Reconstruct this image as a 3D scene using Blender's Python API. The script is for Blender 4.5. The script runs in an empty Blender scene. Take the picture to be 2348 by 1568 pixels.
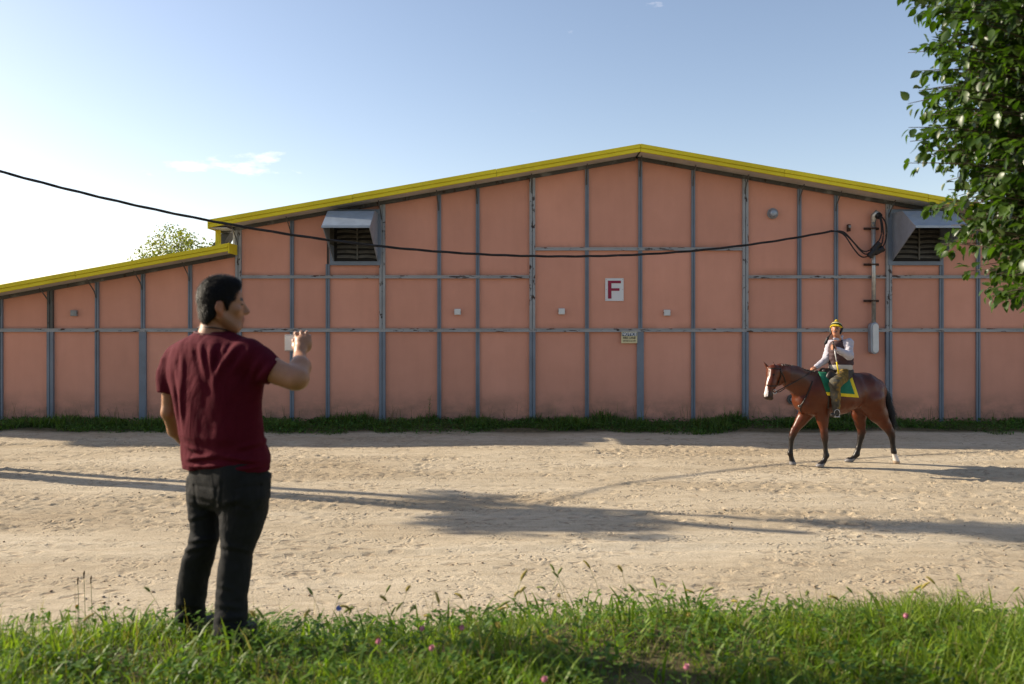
import bpy, math, random
import numpy as np
from mathutils import Vector, Matrix

# ------------------------------------------------------------------ camera, sky, sun, exposure
scene = bpy.context.scene
COL = scene.collection
CAM_Z = 2.45                     # the photographer stands on a grass bank above the dirt road
cam_data = bpy.data.cameras.new('camera')
cam_data.sensor_width = 36.0
cam_data.lens = 28.0
cam_data.shift_y = -0.016
cam_data.clip_start = 0.05
cam_data.clip_end = 3000.0
cam_data.dof.use_dof = True
cam_data.dof.focus_distance = 14.5
cam_data.dof.aperture_fstop = 2.5
cam = bpy.data.objects.new('camera', cam_data)
COL.objects.link(cam)
cam.location = (0, 0, CAM_Z)
cam.rotation_euler = (math.pi / 2, 0, 0)
scene.camera = cam

TO_SUN = Vector((-2.0, 0.60, 1.0)).normalized()
SUN_EL = math.asin(TO_SUN.z)
SUN_ROT = math.atan2(TO_SUN.x, TO_SUN.y)
world = bpy.data.worlds.new('World')
scene.world = world
world.use_nodes = True
wn = world.node_tree
wn.nodes.clear()
w_out = wn.nodes.new('ShaderNodeOutputWorld')
w_bg = wn.nodes.new('ShaderNodeBackground')
w_sky = wn.nodes.new('ShaderNodeTexSky')
w_sky.sky_type = 'NISHITA'
w_sky.sun_disc = False
w_sky.sun_elevation = SUN_EL
w_sky.sun_rotation = SUN_ROT
w_sky.air_density = 1.0
w_sky.dust_density = 0.6
w_sky.ozone_density = 1.6
w_bg.inputs['Strength'].default_value = 0.12
# thin fair-weather wisps over the whole sky
w_tc = wn.nodes.new('ShaderNodeTexCoord')
w_map = wn.nodes.new('ShaderNodeMapping')
w_map.inputs['Scale'].default_value = (3.2, 3.2, 9.5)
w_map.inputs['Location'].default_value = (4.186, -4.996, 4.768)
w_n = wn.nodes.new('ShaderNodeTexNoise')
w_n.inputs['Scale'].default_value = 1.6
w_n.inputs['Detail'].default_value = 8.0
w_n.inputs['Roughness'].default_value = 0.58
w_r = wn.nodes.new('ShaderNodeValToRGB')
w_r.color_ramp.elements[0].position = 0.655
w_r.color_ramp.elements[0].color = (0, 0, 0, 1)
w_r.color_ramp.elements[1].position = 0.80
w_r.color_ramp.elements[1].color = (0.8, 0.8, 0.8, 1)
w_mix = wn.nodes.new('ShaderNodeMix')
w_mix.data_type = 'RGBA'
w_mix.blend_type = 'MIX'
w_mix.inputs[7].default_value = (9.0, 9.3, 9.6, 1)
wn.links.new(w_tc.outputs['Generated'], w_map.inputs['Vector'])
wn.links.new(w_map.outputs['Vector'], w_n.inputs['Vector'])
wn.links.new(w_n.outputs['Fac'], w_r.inputs['Fac'])
wn.links.new(w_r.outputs['Color'], w_mix.inputs[0])
wn.links.new(w_sky.outputs['Color'], w_mix.inputs[6])
w_wb = wn.nodes.new('ShaderNodeMix')                     # warm tint multiplied into the sky colour as a white balance
w_wb.data_type = 'RGBA'; w_wb.blend_type = 'MULTIPLY'
w_wb.inputs[0].default_value = 1.0
w_wb.inputs[7].default_value = (1.12, 0.965, 0.89, 1)
wn.links.new(w_mix.outputs[2], w_wb.inputs[6])
wn.links.new(w_wb.outputs[2], w_bg.inputs['Color'])
wn.links.new(w_bg.outputs['Background'], w_out.inputs['Surface'])

sun_data = bpy.data.lights.new('sun', 'SUN')
sun_data.energy = 5.0
sun_data.angle = math.radians(0.53)
sun_data.color = (1.0, 0.88, 0.70)
sun = bpy.data.objects.new('sun', sun_data)
COL.objects.link(sun)
sun.rotation_euler = TO_SUN.to_track_quat('Z', 'Y').to_euler()
sun.location = (-30, 9, 20)

scene.view_settings.view_transform = 'Standard'
scene.view_settings.look = 'None'
scene.view_settings.exposure = 0.80
scene.view_settings.gamma = 1.0
scene.view_settings.use_curve_mapping = False
scene.cycles.max_bounces = 8
scene.cycles.transparent_max_bounces = 8
scene.cycles.use_denoising = True

# ------------------------------------------------------------------ helpers
RNG = np.random.RandomState(7)
random.seed(7)

def at(dx, dy, depth):
    """world point seen at survey mark (dx, dy), standing 'depth' metres from the camera"""
    k = depth / 1825.0
    return np.array([(dx - 1173.5) * k, depth, CAM_Z - (dy - 746.4) * k])

def tag(o, label=None, cat=None, group=None, kind=None):
    if label: o['label'] = label
    if cat: o['category'] = cat
    if group: o['group'] = group
    if kind: o['kind'] = kind
    return o

def empty(name, loc, rz=0.0):
    o = bpy.data.objects.new(name, None)
    o.empty_display_size = 0.2
    COL.objects.link(o)
    o.location = loc
    o.rotation_euler = (0, 0, rz)
    return o

def link(name, me, parent=None, loc=None):
    """new object of mesh 'me' whose coordinates are in the world frame (or about loc)"""
    o = bpy.data.objects.new(name, me)
    COL.objects.link(o)
    if loc is not None:
        o.location = loc
    if parent is not None:
        o.parent = parent
        if loc is None:
            o.location = -Vector(parent.location) if parent.parent is None else Vector((0, 0, 0))
    return o

def fast_mesh(name, V, quads=None, tris=None, cols=None, mat=None, smooth=True, mats=None, mat_idx=None):
    me = bpy.data.meshes.new(name)
    V = np.asarray(V, np.float32)
    nq = 0 if quads is None else len(quads)
    nt = 0 if tris is None else len(tris)
    me.vertices.add(len(V))
    me.vertices.foreach_set('co', V.ravel())
    idx = []
    if nq: idx.append(np.asarray(quads, np.int32).ravel())
    if nt: idx.append(np.asarray(tris, np.int32).ravel())
    idx = np.concatenate(idx)
    me.loops.add(len(idx))
    me.loops.foreach_set('vertex_index', idx)
    me.polygons.add(nq + nt)
    starts = np.concatenate([np.arange(nq) * 4, nq * 4 + np.arange(nt) * 3]).astype(np.int32)
    me.polygons.foreach_set('loop_start', starts)
    if smooth:
        me.polygons.foreach_set('use_smooth', np.ones(nq + nt, bool))
    if mat_idx is not None:
        me.polygons.foreach_set('material_index', np.asarray(mat_idx, np.int32))
    me.update(calc_edges=True)
    if cols is not None:
        ca = me.color_attributes.new('Col', 'FLOAT_COLOR', 'POINT')
        c4 = np.ones((len(V), 4), np.float32)
        c4[:, :3] = cols
        ca.data.foreach_set('color', c4.ravel())
    for m in (mats or ([mat] if mat else [])):
        me.materials.append(m)
    return me

class MB:
    """collects boxes, prisms and tubes; build() links them as ONE mesh object"""
    def __init__(self):
        self.v = []; self.f = []
    def add(self, V, F):
        n = len(self.v)
        self.v += [tuple(map(float, p)) for p in V]
        self.f += [tuple(i + n for i in f) for f in F]
        return self
    def box(self, x0, x1, y0, y1, z0, z1):
        V = [(x, y, z) for x in (x0, x1) for y in (y0, y1) for z in (z0, z1)]
        F = [(0, 1, 3, 2), (4, 6, 7, 5), (0, 4, 5, 1), (2, 3, 7, 6), (0, 2, 6, 4), (1, 5, 7, 3)]
        return self.add(V, F)
    def prism_xz(self, poly, y0, y1):
        """polygon in x,z given counter-clockwise as seen from -y, extruded in y"""
        n = len(poly)
        V = [(p[0], y0, p[1]) for p in poly] + [(p[0], y1, p[1]) for p in poly]
        F = [tuple(range(n)), tuple(reversed(range(n, 2 * n)))]
        F += [(i, i + n, (i + 1) % n + n, (i + 1) % n) for i in range(n)]
        return self.add(V, F)
    def prism_yz(self, poly, x0, x1):
        n = len(poly)
        V = [(x0, p[0], p[1]) for p in poly] + [(x1, p[0], p[1]) for p in poly]
        F = [tuple(reversed(range(n))), tuple(range(n, 2 * n))]
        F += [(i, (i + 1) % n, (i + 1) % n + n, i + n) for i in range(n)]
        return self.add(V, F)
    def tube(self, pts, r, n=8, cap=True):
        pts = [np.asarray(p, float) for p in pts]
        rs = [r] * len(pts) if np.isscalar(r) else list(r)
        up = np.array([0.013, 0.021, 1.0])
        V = []
        for i, p in enumerate(pts):
            t = pts[min(i + 1, len(pts) - 1)] - pts[max(i - 1, 0)]
            t = t / (np.linalg.norm(t) + 1e-9)
            a = np.cross(t, up)
            if np.linalg.norm(a) < 0.05: a = np.cross(t, np.array([1.0, 0, 0]))
            a /= np.linalg.norm(a)
            b = np.cross(t, a)
            for k in range(n):
                q = 2 * math.pi * k / n
                V.append(p + rs[i] * (math.cos(q) * a + math.sin(q) * b))
        F = []
        for i in range(len(pts) - 1):
            for k in range(n):
                F.append((i * n + k, i * n + (k + 1) % n, (i + 1) * n + (k + 1) % n, (i + 1) * n + k))
        if cap:
            F.append(tuple(reversed(range(n))))
            F.append(tuple((len(pts) - 1) * n + k for k in range(n)))
        return self.add(V, F)
    def lathe(self, prof, c, axis='z', n=20):
        V = []
        for (r, h) in prof:
            for k in range(n):
                q = 2 * math.pi * k / n
                if axis == 'z': V.append((c[0] + r * math.cos(q), c[1] + r * math.sin(q), c[2] + h))
                else: V.append((c[0] + r * math.cos(q), c[1] + h, c[2] - r * math.sin(q)))
        F = []
        for i in range(len(prof) - 1):
            for k in range(n):
                F.append((i * n + k, i * n + (k + 1) % n, (i + 1) * n + (k + 1) % n, (i + 1) * n + k))
        F.append(tuple(reversed(range(n))))
        F.append(tuple((len(prof) - 1) * n + k for k in range(n)))
        return self.add(V, F)
    def build(self, name, mat, parent=None, smooth=False, bevel=0.0, origin=None):
        me = bpy.data.meshes.new(name)
        V = np.array(self.v)
        if origin is not None: V = V - np.asarray(origin)
        me.from_pydata([tuple(p) for p in V], [], self.f)
        me.materials.append(mat)
        if smooth: me.polygons.foreach_set('use_smooth', [True] * len(me.polygons))
        me.update()
        o = link(name, me, parent)
        if origin is not None:
            o.location = Vector(origin) + (o.location if parent is not None else Vector((0, 0, 0)))
        if bevel > 0:
            b = o.modifiers.new('bevel', 'BEVEL')
            b.width = bevel; b.segments = 2; b.limit_method = 'ANGLE'
        return o

# ---- lattice noise
_T = RNG.rand(32, 32, 32).astype(np.float32)
def vnoise(P):
    P = np.asarray(P, np.float32)
    i = np.floor(P).astype(np.int32); f = P - i
    f = f * f * (3 - 2 * f)
    i0 = i & 31; i1 = (i + 1) & 31
    x0, y0, z0 = i0[..., 0], i0[..., 1], i0[..., 2]
    x1, y1, z1 = i1[..., 0], i1[..., 1], i1[..., 2]
    fx, fy, fz = f[..., 0], f[..., 1], f[..., 2]
    a = _T[x0, y0, z0] * (1 - fx) + _T[x1, y0, z0] * fx
    b = _T[x0, y1, z0] * (1 - fx) + _T[x1, y1, z0] * fx
    c = _T[x0, y0, z1] * (1 - fx) + _T[x1, y0, z1] * fx
    d = _T[x0, y1, z1] * (1 - fx) + _T[x1, y1, z1] * fx
    return (a * (1 - fy) + b * fy) * (1 - fz) + (c * (1 - fy) + d * fy) * fz - 0.5
def fbm(P, octv=4, gain=0.5):
    P = np.asarray(P, np.float32)
    s = 0; a = 1.0
    for o in range(octv):
        s = s + a * vnoise(P * (2.0 ** o) + 7.3 * o)
        a *= gain
    return s

# ------------------------------------------------------------------ materials
def new_mat(name):
    m = bpy.data.materials.new(name)
    m.use_nodes = True
    nt = m.node_tree
    b = nt.nodes['Principled BSDF']
    return m, nt, b

def N(nt, kind, **kw):
    n = nt.nodes.new(kind)
    for k, v in kw.items():
        if k in n.inputs: n.inputs[k].default_value = v
        else: setattr(n, k, v)
    return n

def ramp(nt, fac, stops):
    r = nt.nodes.new('ShaderNodeValToRGB')
    e = r.color_ramp.elements
    while len(e) < len(stops): e.new(0.5)
    for el, (p, c) in zip(e, stops):
        el.position = p
        el.color = c if len(c) == 4 else (*c, 1)
    nt.links.new(fac, r.inputs['Fac'])
    return r.outputs['Color']

def mixc(nt, fac, a, b, mode='MIX'):
    m = nt.nodes.new('ShaderNodeMix')
    m.data_type = 'RGBA'; m.blend_type = mode
    for s, v in ((0, fac), (6, a), (7, b)):
        if isinstance(v, (int, float)): m.inputs[s].default_value = v
        elif isinstance(v, tuple): m.inputs[s].default_value = (*v, 1) if len(v) == 3 else v
        else: nt.links.new(v, m.inputs[s])
    return m.outputs[2]

def noise(nt, scale, detail=4.0, rough=0.55, vec=None, stretch=None, coord='Object', dist=0.0):
    tc = nt.nodes.new('ShaderNodeTexCoord')
    src = tc.outputs[coord] if vec is None else vec
    if stretch:
        mp = nt.nodes.new('ShaderNodeMapping')
        mp.inputs['Scale'].default_value = stretch
        nt.links.new(src, mp.inputs['Vector']); src = mp.outputs['Vector']
    n = nt.nodes.new('ShaderNodeTexNoise')
    n.inputs['Scale'].default_value = scale
    n.inputs['Detail'].default_value = detail
    n.inputs['Roughness'].default_value = rough
    n.inputs['Distortion'].default_value = dist
    nt.links.new(src, n.inputs['Vector'])
    return n.outputs['Fac']

def bump(nt, b, h, strength=0.3, dist=0.01):
    bp = nt.nodes.new('ShaderNodeBump')
    bp.inputs['Strength'].default_value = strength
    bp.inputs['Distance'].default_value = dist
    nt.links.new(h, bp.inputs['Height'])
    nt.links.new(bp.outputs['Normal'], b.inputs['Normal'])

def simple(name, col, rough=0.6, metal=0.0, var=0.15, scale=8.0, bmp=0.0, bscale=60.0, spec=0.4):
    m, nt, b = new_mat(name)
    f = noise(nt, scale)
    lo = tuple(c * (1 - var) for c in col); hi = tuple(min(1, c * (1 + var)) for c in col)
    nt.links.new(ramp(nt, f, [(0.3, lo), (0.7, hi)]), b.inputs['Base Color'])
    b.inputs['Roughness'].default_value = rough
    b.inputs['Metallic'].default_value = metal
    b.inputs['Specular IOR Level'].default_value = spec
    if bmp: bump(nt, b, noise(nt, bscale), bmp)
    return m

def vcol_mat(name, rough=0.7, spec=0.3, bmp=0.0, bscale=80.0, transl=0.0, var=0.0, vscale=20.0, sheen=0.0, wrinkle=0.0):
    m, nt, b = new_mat(name)
    a = nt.nodes.new('ShaderNodeAttribute'); a.attribute_name = 'Col'
    c = a.outputs['Color']
    if var:
        f = noise(nt, vscale, 5.0)
        c = mixc(nt, 1.0, c, ramp(nt, f, [(0.25, (1 - var,) * 3), (0.75, (1 + var,) * 3)]), 'MULTIPLY')
    nt.links.new(c, b.inputs['Base Color'])
    b.inputs['Roughness'].default_value = rough
    b.inputs['Specular IOR Level'].default_value = spec
    if sheen:
        b.inputs['Sheen Weight'].default_value = sheen
    if wrinkle:
        h1 = noise(nt, 7.0, 4.0, 0.55, stretch=(1.0, 1.0, 0.45), dist=1.2)
        h2 = noise(nt, bscale, 4.0)
        hh = nt.nodes.new('ShaderNodeMath'); hh.operation = 'MULTIPLY_ADD'; hh.inputs[1].default_value = 0.04
        nt.links.new(h2, hh.inputs[0]); nt.links.new(h1, hh.inputs[2])
        bump(nt, b, hh.outputs[0], wrinkle, 0.05)
    elif bmp: bump(nt, b, noise(nt, bscale, 6.0), bmp, 0.004)
    if transl:
        t = nt.nodes.new('ShaderNodeBsdfTranslucent')
        mm = mixc(nt, 1.0, c, (1.35, 1.5, 0.55), 'MULTIPLY')
        nt.links.new(mm, t.inputs['Color'])
        ms = nt.nodes.new('ShaderNodeMixShader'); ms.inputs[0].default_value = transl
        nt.links.new(b.outputs[0], ms.inputs[1]); nt.links.new(t.outputs[0], ms.inputs[2])
        nt.links.new(ms.outputs[0], nt.nodes['Material Output'].inputs['Surface'])
    return m

# plaster panels: terracotta with faint water stains and grime
def panel_mat():
    m, nt, b = new_mat('terracotta_plaster')
    geo = nt.nodes.new('ShaderNodeNewGeometry')
    oi = nt.nodes.new('ShaderNodeObjectInfo')
    n1 = noise(nt, 0.9, 5.0, 0.6, vec=geo.outputs['Position'])
    c = ramp(nt, n1, [(0.3, (0.60, 0.285, 0.198)), (0.7, (0.665, 0.32, 0.226))])
    n2 = noise(nt, 2.2, 6.0, 0.6, vec=geo.outputs['Position'], stretch=(2.0, 1, 0.35))
    c = mixc(nt, 1.0, c, ramp(nt, n2, [(0.3, (0.97, 0.967, 0.965)), (0.6, (1.01, 1.01, 1.01))]), 'MULTIPLY')
    c = mixc(nt, 1.0, c, ramp(nt, oi.outputs['Random'], [(0.0, (0.91, 0.905, 0.90)), (1.0, (1.05, 1.045, 1.04))]), 'MULTIPLY')
    # rain-splash dirt along the foot of the wall and rust run-off caught above the steel rails
    sep = nt.nodes.new('ShaderNodeSeparateXYZ'); nt.links.new(geo.outputs['Position'], sep.inputs[0])
    def band(z0, z1):
        mr = nt.nodes.new('ShaderNodeMapRange'); mr.inputs[1].default_value = z0; mr.inputs[2].default_value = z1
        mr.inputs[3].default_value = 1.0; mr.inputs[4].default_value = 0.0
        nt.links.new(sep.outputs['Z'], mr.inputs[0]); return mr.outputs[0]
    n3 = noise(nt, 1.7, 6.0, 0.65, vec=geo.outputs['Position'], stretch=(1, 1, 1.6))
    mm = nt.nodes.new('ShaderNodeMath'); mm.operation = 'MULTIPLY'
    nt.links.new(band(0.25, 0.85), mm.inputs[0])
    nt.links.new(ramp(nt, n3, [(0.38, (0.08, 0.08, 0.08)), (0.62, (0.7, 0.7, 0.7))]), mm.inputs[1])
    c = mixc(nt, mm.outputs[0], c, (0.20, 0.13, 0.09))
    n4 = noise(nt, 1.1, 6.0, 0.65, vec=geo.outputs['Position'], stretch=(1, 1, 0.4))
    tcg = nt.nodes.new('ShaderNodeTexCoord'); sg = nt.nodes.new('ShaderNodeSeparateXYZ'); nt.links.new(tcg.outputs['Generated'], sg.inputs[0])
    mr = nt.nodes.new('ShaderNodeMapRange'); mr.inputs[1].default_value = 0.0; mr.inputs[2].default_value = 0.09; mr.inputs[3].default_value = 1.0; mr.inputs[4].default_value = 0.0
    nt.links.new(sg.outputs['Z'], mr.inputs[0])
    q2 = nt.nodes.new('ShaderNodeMath'); q2.operation = 'MULTIPLY'
    nt.links.new(mr.outputs[0], q2.inputs[0])
    nt.links.new(ramp(nt, n4, [(0.38, (0, 0, 0)), (0.62, (0.6, 0.6, 0.6))]), q2.inputs[1])
    c = mixc(nt, q2.outputs[0], c, (0.25, 0.115, 0.06))
    nt.links.new(c, b.inputs['Base Color'])
    b.inputs['Roughness'].default_value = 0.82
    b.inputs['Specular IOR Level'].default_value = 0.25
    bump(nt, b, noise(nt, 40.0, 8.0, 0.7, vec=geo.outputs['Position']), 0.25, 0.01)
    return m

# blue-grey painted steel; 'rust' adds chipped patches showing dark rust
def steel_mat(name, rust, col=(0.165, 0.195, 0.235)):
    m, nt, b = new_mat(name)
    geo = nt.nodes.new('ShaderNodeNewGeometry')
    n1 = noise(nt, 1.5, 5.0, 0.6, vec=geo.outputs['Position'])
    lo = tuple(c * 0.82 for c in col); hi = tuple(c * 1.15 for c in col)
    c = ramp(nt, n1, [(0.3, lo), (0.7, hi)])
    if rust:
        n2 = noise(nt, 6.0, 6.0, 0.62, vec=geo.outputs['Position'], stretch=(1.6, 1.0, 0.8) if rust == 'v' else (0.55, 1, 2.6))
        hi_t = 0.59 if rust == 'h' else 0.605
        msk = ramp(nt, n2, [(hi_t, (0, 0, 0)), (hi_t + 0.02, (1, 1, 1))])
        c = mixc(nt, msk, c, (0.035, 0.018, 0.013))
        n3 = noise(nt, 2.2, 5.0, 0.6, vec=geo.outputs['Position'])
        c = mixc(nt, ramp(nt, n3, [(0.56, (0, 0, 0)), (0.66, (0.45, 0.45, 0.45))]), c, (0.30, 0.30, 0.29))
    nt.links.new(c, b.inputs['Base Color'])
    b.inputs['Roughness'].default_value = 0.5
    b.inputs['Specular IOR Level'].default_value = 0.4
    bump(nt, b, noise(nt, 25.0, 4.0, vec=geo.outputs['Position']), 0.08, 0.01)
    return m

M = {}
M['panel'] = panel_mat()
M['steel'] = steel_mat('blue_grey_steel', None)
M['steel_h'] = steel_mat('chipped_steel_rail', 'h', (0.31, 0.315, 0.32))
M['steel_v'] = steel_mat('chipped_steel_post', 'v', (0.29, 0.30, 0.305))
M['steel_dark'] = steel_mat('weathered_dark_steel', 'v', (0.075, 0.075, 0.07))
def yellow_mat():
    m, nt, b = new_mat('yellow_painted_fascia')
    geo = nt.nodes.new('ShaderNodeNewGeometry'); oi = nt.nodes.new('ShaderNodeObjectInfo')
    c = ramp(nt, noise(nt, 0.8, 5.0, 0.6, vec=geo.outputs['Position']), [(0.3, (0.66, 0.52, 0.012)), (0.7, (0.78, 0.65, 0.024))])
    c = mixc(nt, 1.0, c, ramp(nt, oi.outputs['Random'], [(0.0, (0.92, 0.92, 0.92)), (1.0, (1.05, 1.05, 1.05))]), 'MULTIPLY')
    g = noise(nt, 3.0, 7.0, 0.7, vec=geo.outputs['Position'], stretch=(1.0, 1.0, 0.5))
    c = mixc(nt, ramp(nt, g, [(0.57, (0, 0, 0)), (0.78, (0.35, 0.35, 0.35))]), c, (0.24, 0.18, 0.03))
    nt.links.new(c, b.inputs['Base Color'])
    b.inputs['Roughness'].default_value = 0.55; b.inputs['Specular IOR Level'].default_value = 0.3
    bump(nt, b, noise(nt, 2.5, 4.0, vec=geo.outputs['Position']), 0.10, 0.03)
    return m
M['yellow'] = yellow_mat()
M['white_trim'] = simple('white_painted_trim', (0.62, 0.61, 0.58), 0.6, var=0.08, scale=3)
M['soffit'] = simple('off_white_soffit', (0.55, 0.53, 0.49), 0.8, var=0.12, scale=2)
M['roof'] = simple('roof_sheet', (0.30, 0.30, 0.29), 0.55, var=0.1, scale=2)
M['core'] = simple('wall_core_grey', (0.12, 0.11, 0.10), 0.9)
M['hood'] = simple('galvanised_hood_sheet', (0.30, 0.34, 0.39), 0.42, 0.35, var=0.12, scale=5)
M['hood_in'] = simple('dark_hood_lining', (0.085, 0.08, 0.065), 0.85, var=0.2)  # darker than the outer sheet of the hood
M['dark'] = simple('hood_shade_black', (0.012, 0.012, 0.012), 0.9)  # near-black plate; the dark of the hood interior is put into its colour
M['louvre'] = simple('grimy_louvre', (0.11, 0.105, 0.09), 0.6, var=0.25)
M['box_white'] = simple('white_plastic_box', (0.62, 0.62, 0.60), 0.5, var=0.05)
M['box_grey'] = simple('grey_metal_box', (0.25, 0.26, 0.26), 0.5, var=0.1)
M['sign_white'] = simple('white_sign_sheet', (0.66, 0.66, 0.66), 0.5, var=0.03)
M['crimson'] = simple('crimson_paint', (0.26, 0.012, 0.045), 0.5, var=0.06)
M['cream'] = simple('cream_sign_sheet', (0.62, 0.55, 0.32), 0.55, var=0.05)
M['sign_blue'] = simple('dark_blue_print', (0.025, 0.07, 0.12), 0.5, var=0.05)
M['print_dark'] = simple('dark_print', (0.06, 0.055, 0.04), 0.6, var=0.05)
M['galv'] = simple('galvanised_pipe', (0.42, 0.41, 0.38), 0.38, 0.6, var=0.25, scale=9)
M['rust'] = simple('rusty_iron', (0.055, 0.028, 0.018), 0.85, var=0.35, scale=20)
M['rubber'] = simple('black_cable', (0.016, 0.014, 0.014), 0.5, var=0.2)
M['bark'] = simple('tree_bark', (0.10, 0.075, 0.055), 0.9, var=0.35, scale=14, bmp=0.5, bscale=30)
M['pole_wood'] = simple('weathered_pole_wood', (0.16, 0.12, 0.09), 0.9, var=0.25, scale=10)
# ------------------------------------------------------------------ the ground: one sheet, bank in front, dirt road, verge
def smooth(a, b, t):
    t = np.clip((t - a) / (b - a), 0, 1)
    return t * t * (3 - 2 * t)

BX = np.array([-50., 2.4, 3.4, 3.75, 4.1, 4.45, 4.9, 5.4, 5.9, 6.4, 7.0, 9.0, 60.])
BZ = np.array([1.00, 1.0, 0.97, 0.94, 0.86, 0.73, 0.53, 0.32, 0.15, 0.05, 0.0, 0.0, 0.0])
def ground_z(x, y):
    x = np.asarray(x, float); y = np.asarray(y, float)
    z = np.interp(y - 0.12 * np.sin(x * 0.9 + 0.5) - 0.10 * np.sin(x * 2.3), BX, BZ)
    P = np.stack([x * 0.45, y * 0.45, np.zeros_like(x)], -1)
    z = z + 0.045 * fbm(P, 3)
    z = np.where(y > 17.9, z + 0.05 * smooth(17.9, 18.7, y), z)
    return z

def axis(pts):
    out = []
    for a, b, st in pts:
        out.append(np.arange(a, b - 1e-6, st))
    out.append(np.array([pts[-1][1]]))
    return np.concatenate(out)

def build_ground():
    gx = axis([(-900, -100, 200), (-100, -20, 10), (-20, -12.5, 0.5), (-12.5, 12.5, 0.036), (12.5, 20, 0.5), (20, 100, 10), (100, 900, 200)])
    gy = axis([(-400, -20, 60), (-20, 1, 1.5), (1, 5.4, 0.07), (5.4, 11.0, 0.028), (11.0, 18.4, 0.036), (18.4, 20.5, 0.2), (20.5, 60, 2.5), (60, 1500, 160)])
    X, Y = np.meshgrid(gx, gy)
    Z = ground_z(X, Y)
    road = smooth(5.6, 6.9, Y) * (1 - smooth(17.9, 18.5, Y))
    P2 = np.stack([X * 0.30, Y * 0.9, np.full_like(X, 3.1)], -1)
    rough_band = np.clip(0.55 + 1.5 * fbm(P2, 3), 0.05, 1.0)         # churned and smooth lanes along the road
    lane = 1 - 0.8 * np.exp(-((Y - 8.9 - 0.05 * X) / 0.55) ** 2) - 0.5 * np.exp(-((Y - 16.9) / 0.7) ** 2)
    lane = np.clip(lane, 0.12, 1) * (0.55 + 0.45 * smooth(7.5, 10.5, Y))
    rough_band = rough_band * lane
    Pf = np.stack([X * 3.0, Y * 4.2, np.full_like(X, 9.2)], -1)
    Z = Z + road * (0.25 + rough_band) * (0.011 * fbm(Pf, 4, 0.7))
    Pl = np.stack([X * 0.22, Y * 2.6, np.full_like(X, 5.2)], -1)
    Z = Z + road * 0.018 * vnoise(Pl)
    for y0, cv, w_, d_ in ((8.55, .035, .10, .016), (8.98, .035, .10, .014), (10.35, -.02, .09, .010), (12.3, .012, .10, .010), (16.4, .004, .12, .014), (16.9, .004, .12, .012)):
        yy = y0 + cv * X + 0.10 * np.sin(X * 0.45 + y0 * 3)               # shallow wheel ruts running along the road
        q = (Y - yy) / w_
        Z = Z + road * d_ * (-np.exp(-q * q) + 0.45 * np.exp(-(np.abs(q) - 1.7) ** 2 * 3)) * (0.5 + 0.9 * (0.5 + vnoise(np.stack([X * .5, Y * 0 + y0, X * 0], -1))))
    rg = np.random.RandomState(11)
    n = 0
    while n < 2300:                                                   # hoof prints: a pit with a pushed-up rim
        x = rg.uniform(-12.3, 12.3); y = 5.9 + 12.0 * rg.rand() ** 0.85
        if abs(x) > 0.70 * y + 0.6: continue
        j = int(np.searchsorted(gy, y)); i = int(np.searchsorted(gx, x))
        if rg.rand() > (rough_band[j, i] * 1.3) ** 2: continue
        n += 1
        r = rg.uniform(0.035, 0.070); dep = rg.uniform(0.005, 0.022) * (0.45 + 0.55 * float(smooth(7.5, 10.5, y))); a = rg.uniform(-0.5, 0.5)
        R = r * 2.6
        i0, i1 = np.searchsorted(gx, [x - R, x + R]); j0, j1 = np.searchsorted(gy, [y - R, y + R])
        dx = X[j0:j1, i0:i1] - x; dy = Y[j0:j1, i0:i1] - y
        u = (dx * math.cos(a) + dy * math.sin(a)) / 1.25; v = -dx * math.sin(a) + dy * math.cos(a)
        q = np.sqrt(u * u + v * v) / r
        Z[j0:j1, i0:i1] += -dep * np.exp(-q ** 4) + dep * 0.65 * np.exp(-((q - 1.35) / 0.35) ** 2) * (0.6 + 0.5 * np.sign(u))
    for k in range(26):                                               # a row of cleat marks left by a tyre near the bank
        x0 = -0.35 + k * 0.13; y0 = 7.45 + 0.05 * math.sin(k * .5)
        i0, i1 = np.searchsorted(gx, [x0 - .12, x0 + .12]); j0, j1 = np.searchsorted(gy, [y0 - .16, y0 + .16])
        dx = X[j0:j1, i0:i1] - x0 + 0.6 * (Y[j0:j1, i0:i1] - y0); dy = Y[j0:j1, i0:i1] - y0
        Z[j0:j1, i0:i1] += -0.012 * np.exp(-(dx / 0.03) ** 2 - (dy / 0.09) ** 4)
    ny, nx = X.shape
    V = np.stack([X, Y, Z], -1).reshape(-1, 3)
    idx = np.arange(nx * ny).reshape(ny, nx)
    Q = np.stack([idx[:-1, :-1], idx[:-1, 1:], idx[1:, 1:], idx[1:, :-1]], -1).reshape(-1, 4)
    edge = 0.35 * fbm(np.stack([X * 0.8, Y * 0.8, X * 0], -1), 3)
    gr = np.maximum(1 - smooth(4.9, 6.1, Y + edge), smooth(18.0, 18.35, Y + edge * 0.7))
    # R: soil under grass, G: loose churned earth
    cols = np.stack([gr, rough_band * road, road], -1).reshape(-1, 3)
    m, nt, b = new_mat('sandy_dirt')
    at_ = nt.nodes.new('ShaderNodeAttribute'); at_.attribute_name = 'Col'
    sp = nt.nodes.new('ShaderNodeSeparateColor'); nt.links.new(at_.outputs['Color'], sp.inputs[0])
    n1 = noise(nt, 0.6, 6.0, 0.6, stretch=(0.4, 1.5, 1))
    c = ramp(nt, n1, [(0.30, (0.425, 0.350, 0.245)), (0.5, (0.50, 0.422, 0.305)), (0.72, (0.56, 0.485, 0.365))])
    n2 = noise(nt, 5.0, 8.0, 0.7, stretch=(0.6, 1.6, 1))
    c = mixc(nt, 1.0, c, ramp(nt, n2, [(0.3, (0.80, 0.78, 0.755)), (0.6, (1.05, 1.05, 1.05))]), 'MULTIPLY')
    n3 = noise(nt, 60.0, 3.0, 0.7)
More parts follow.
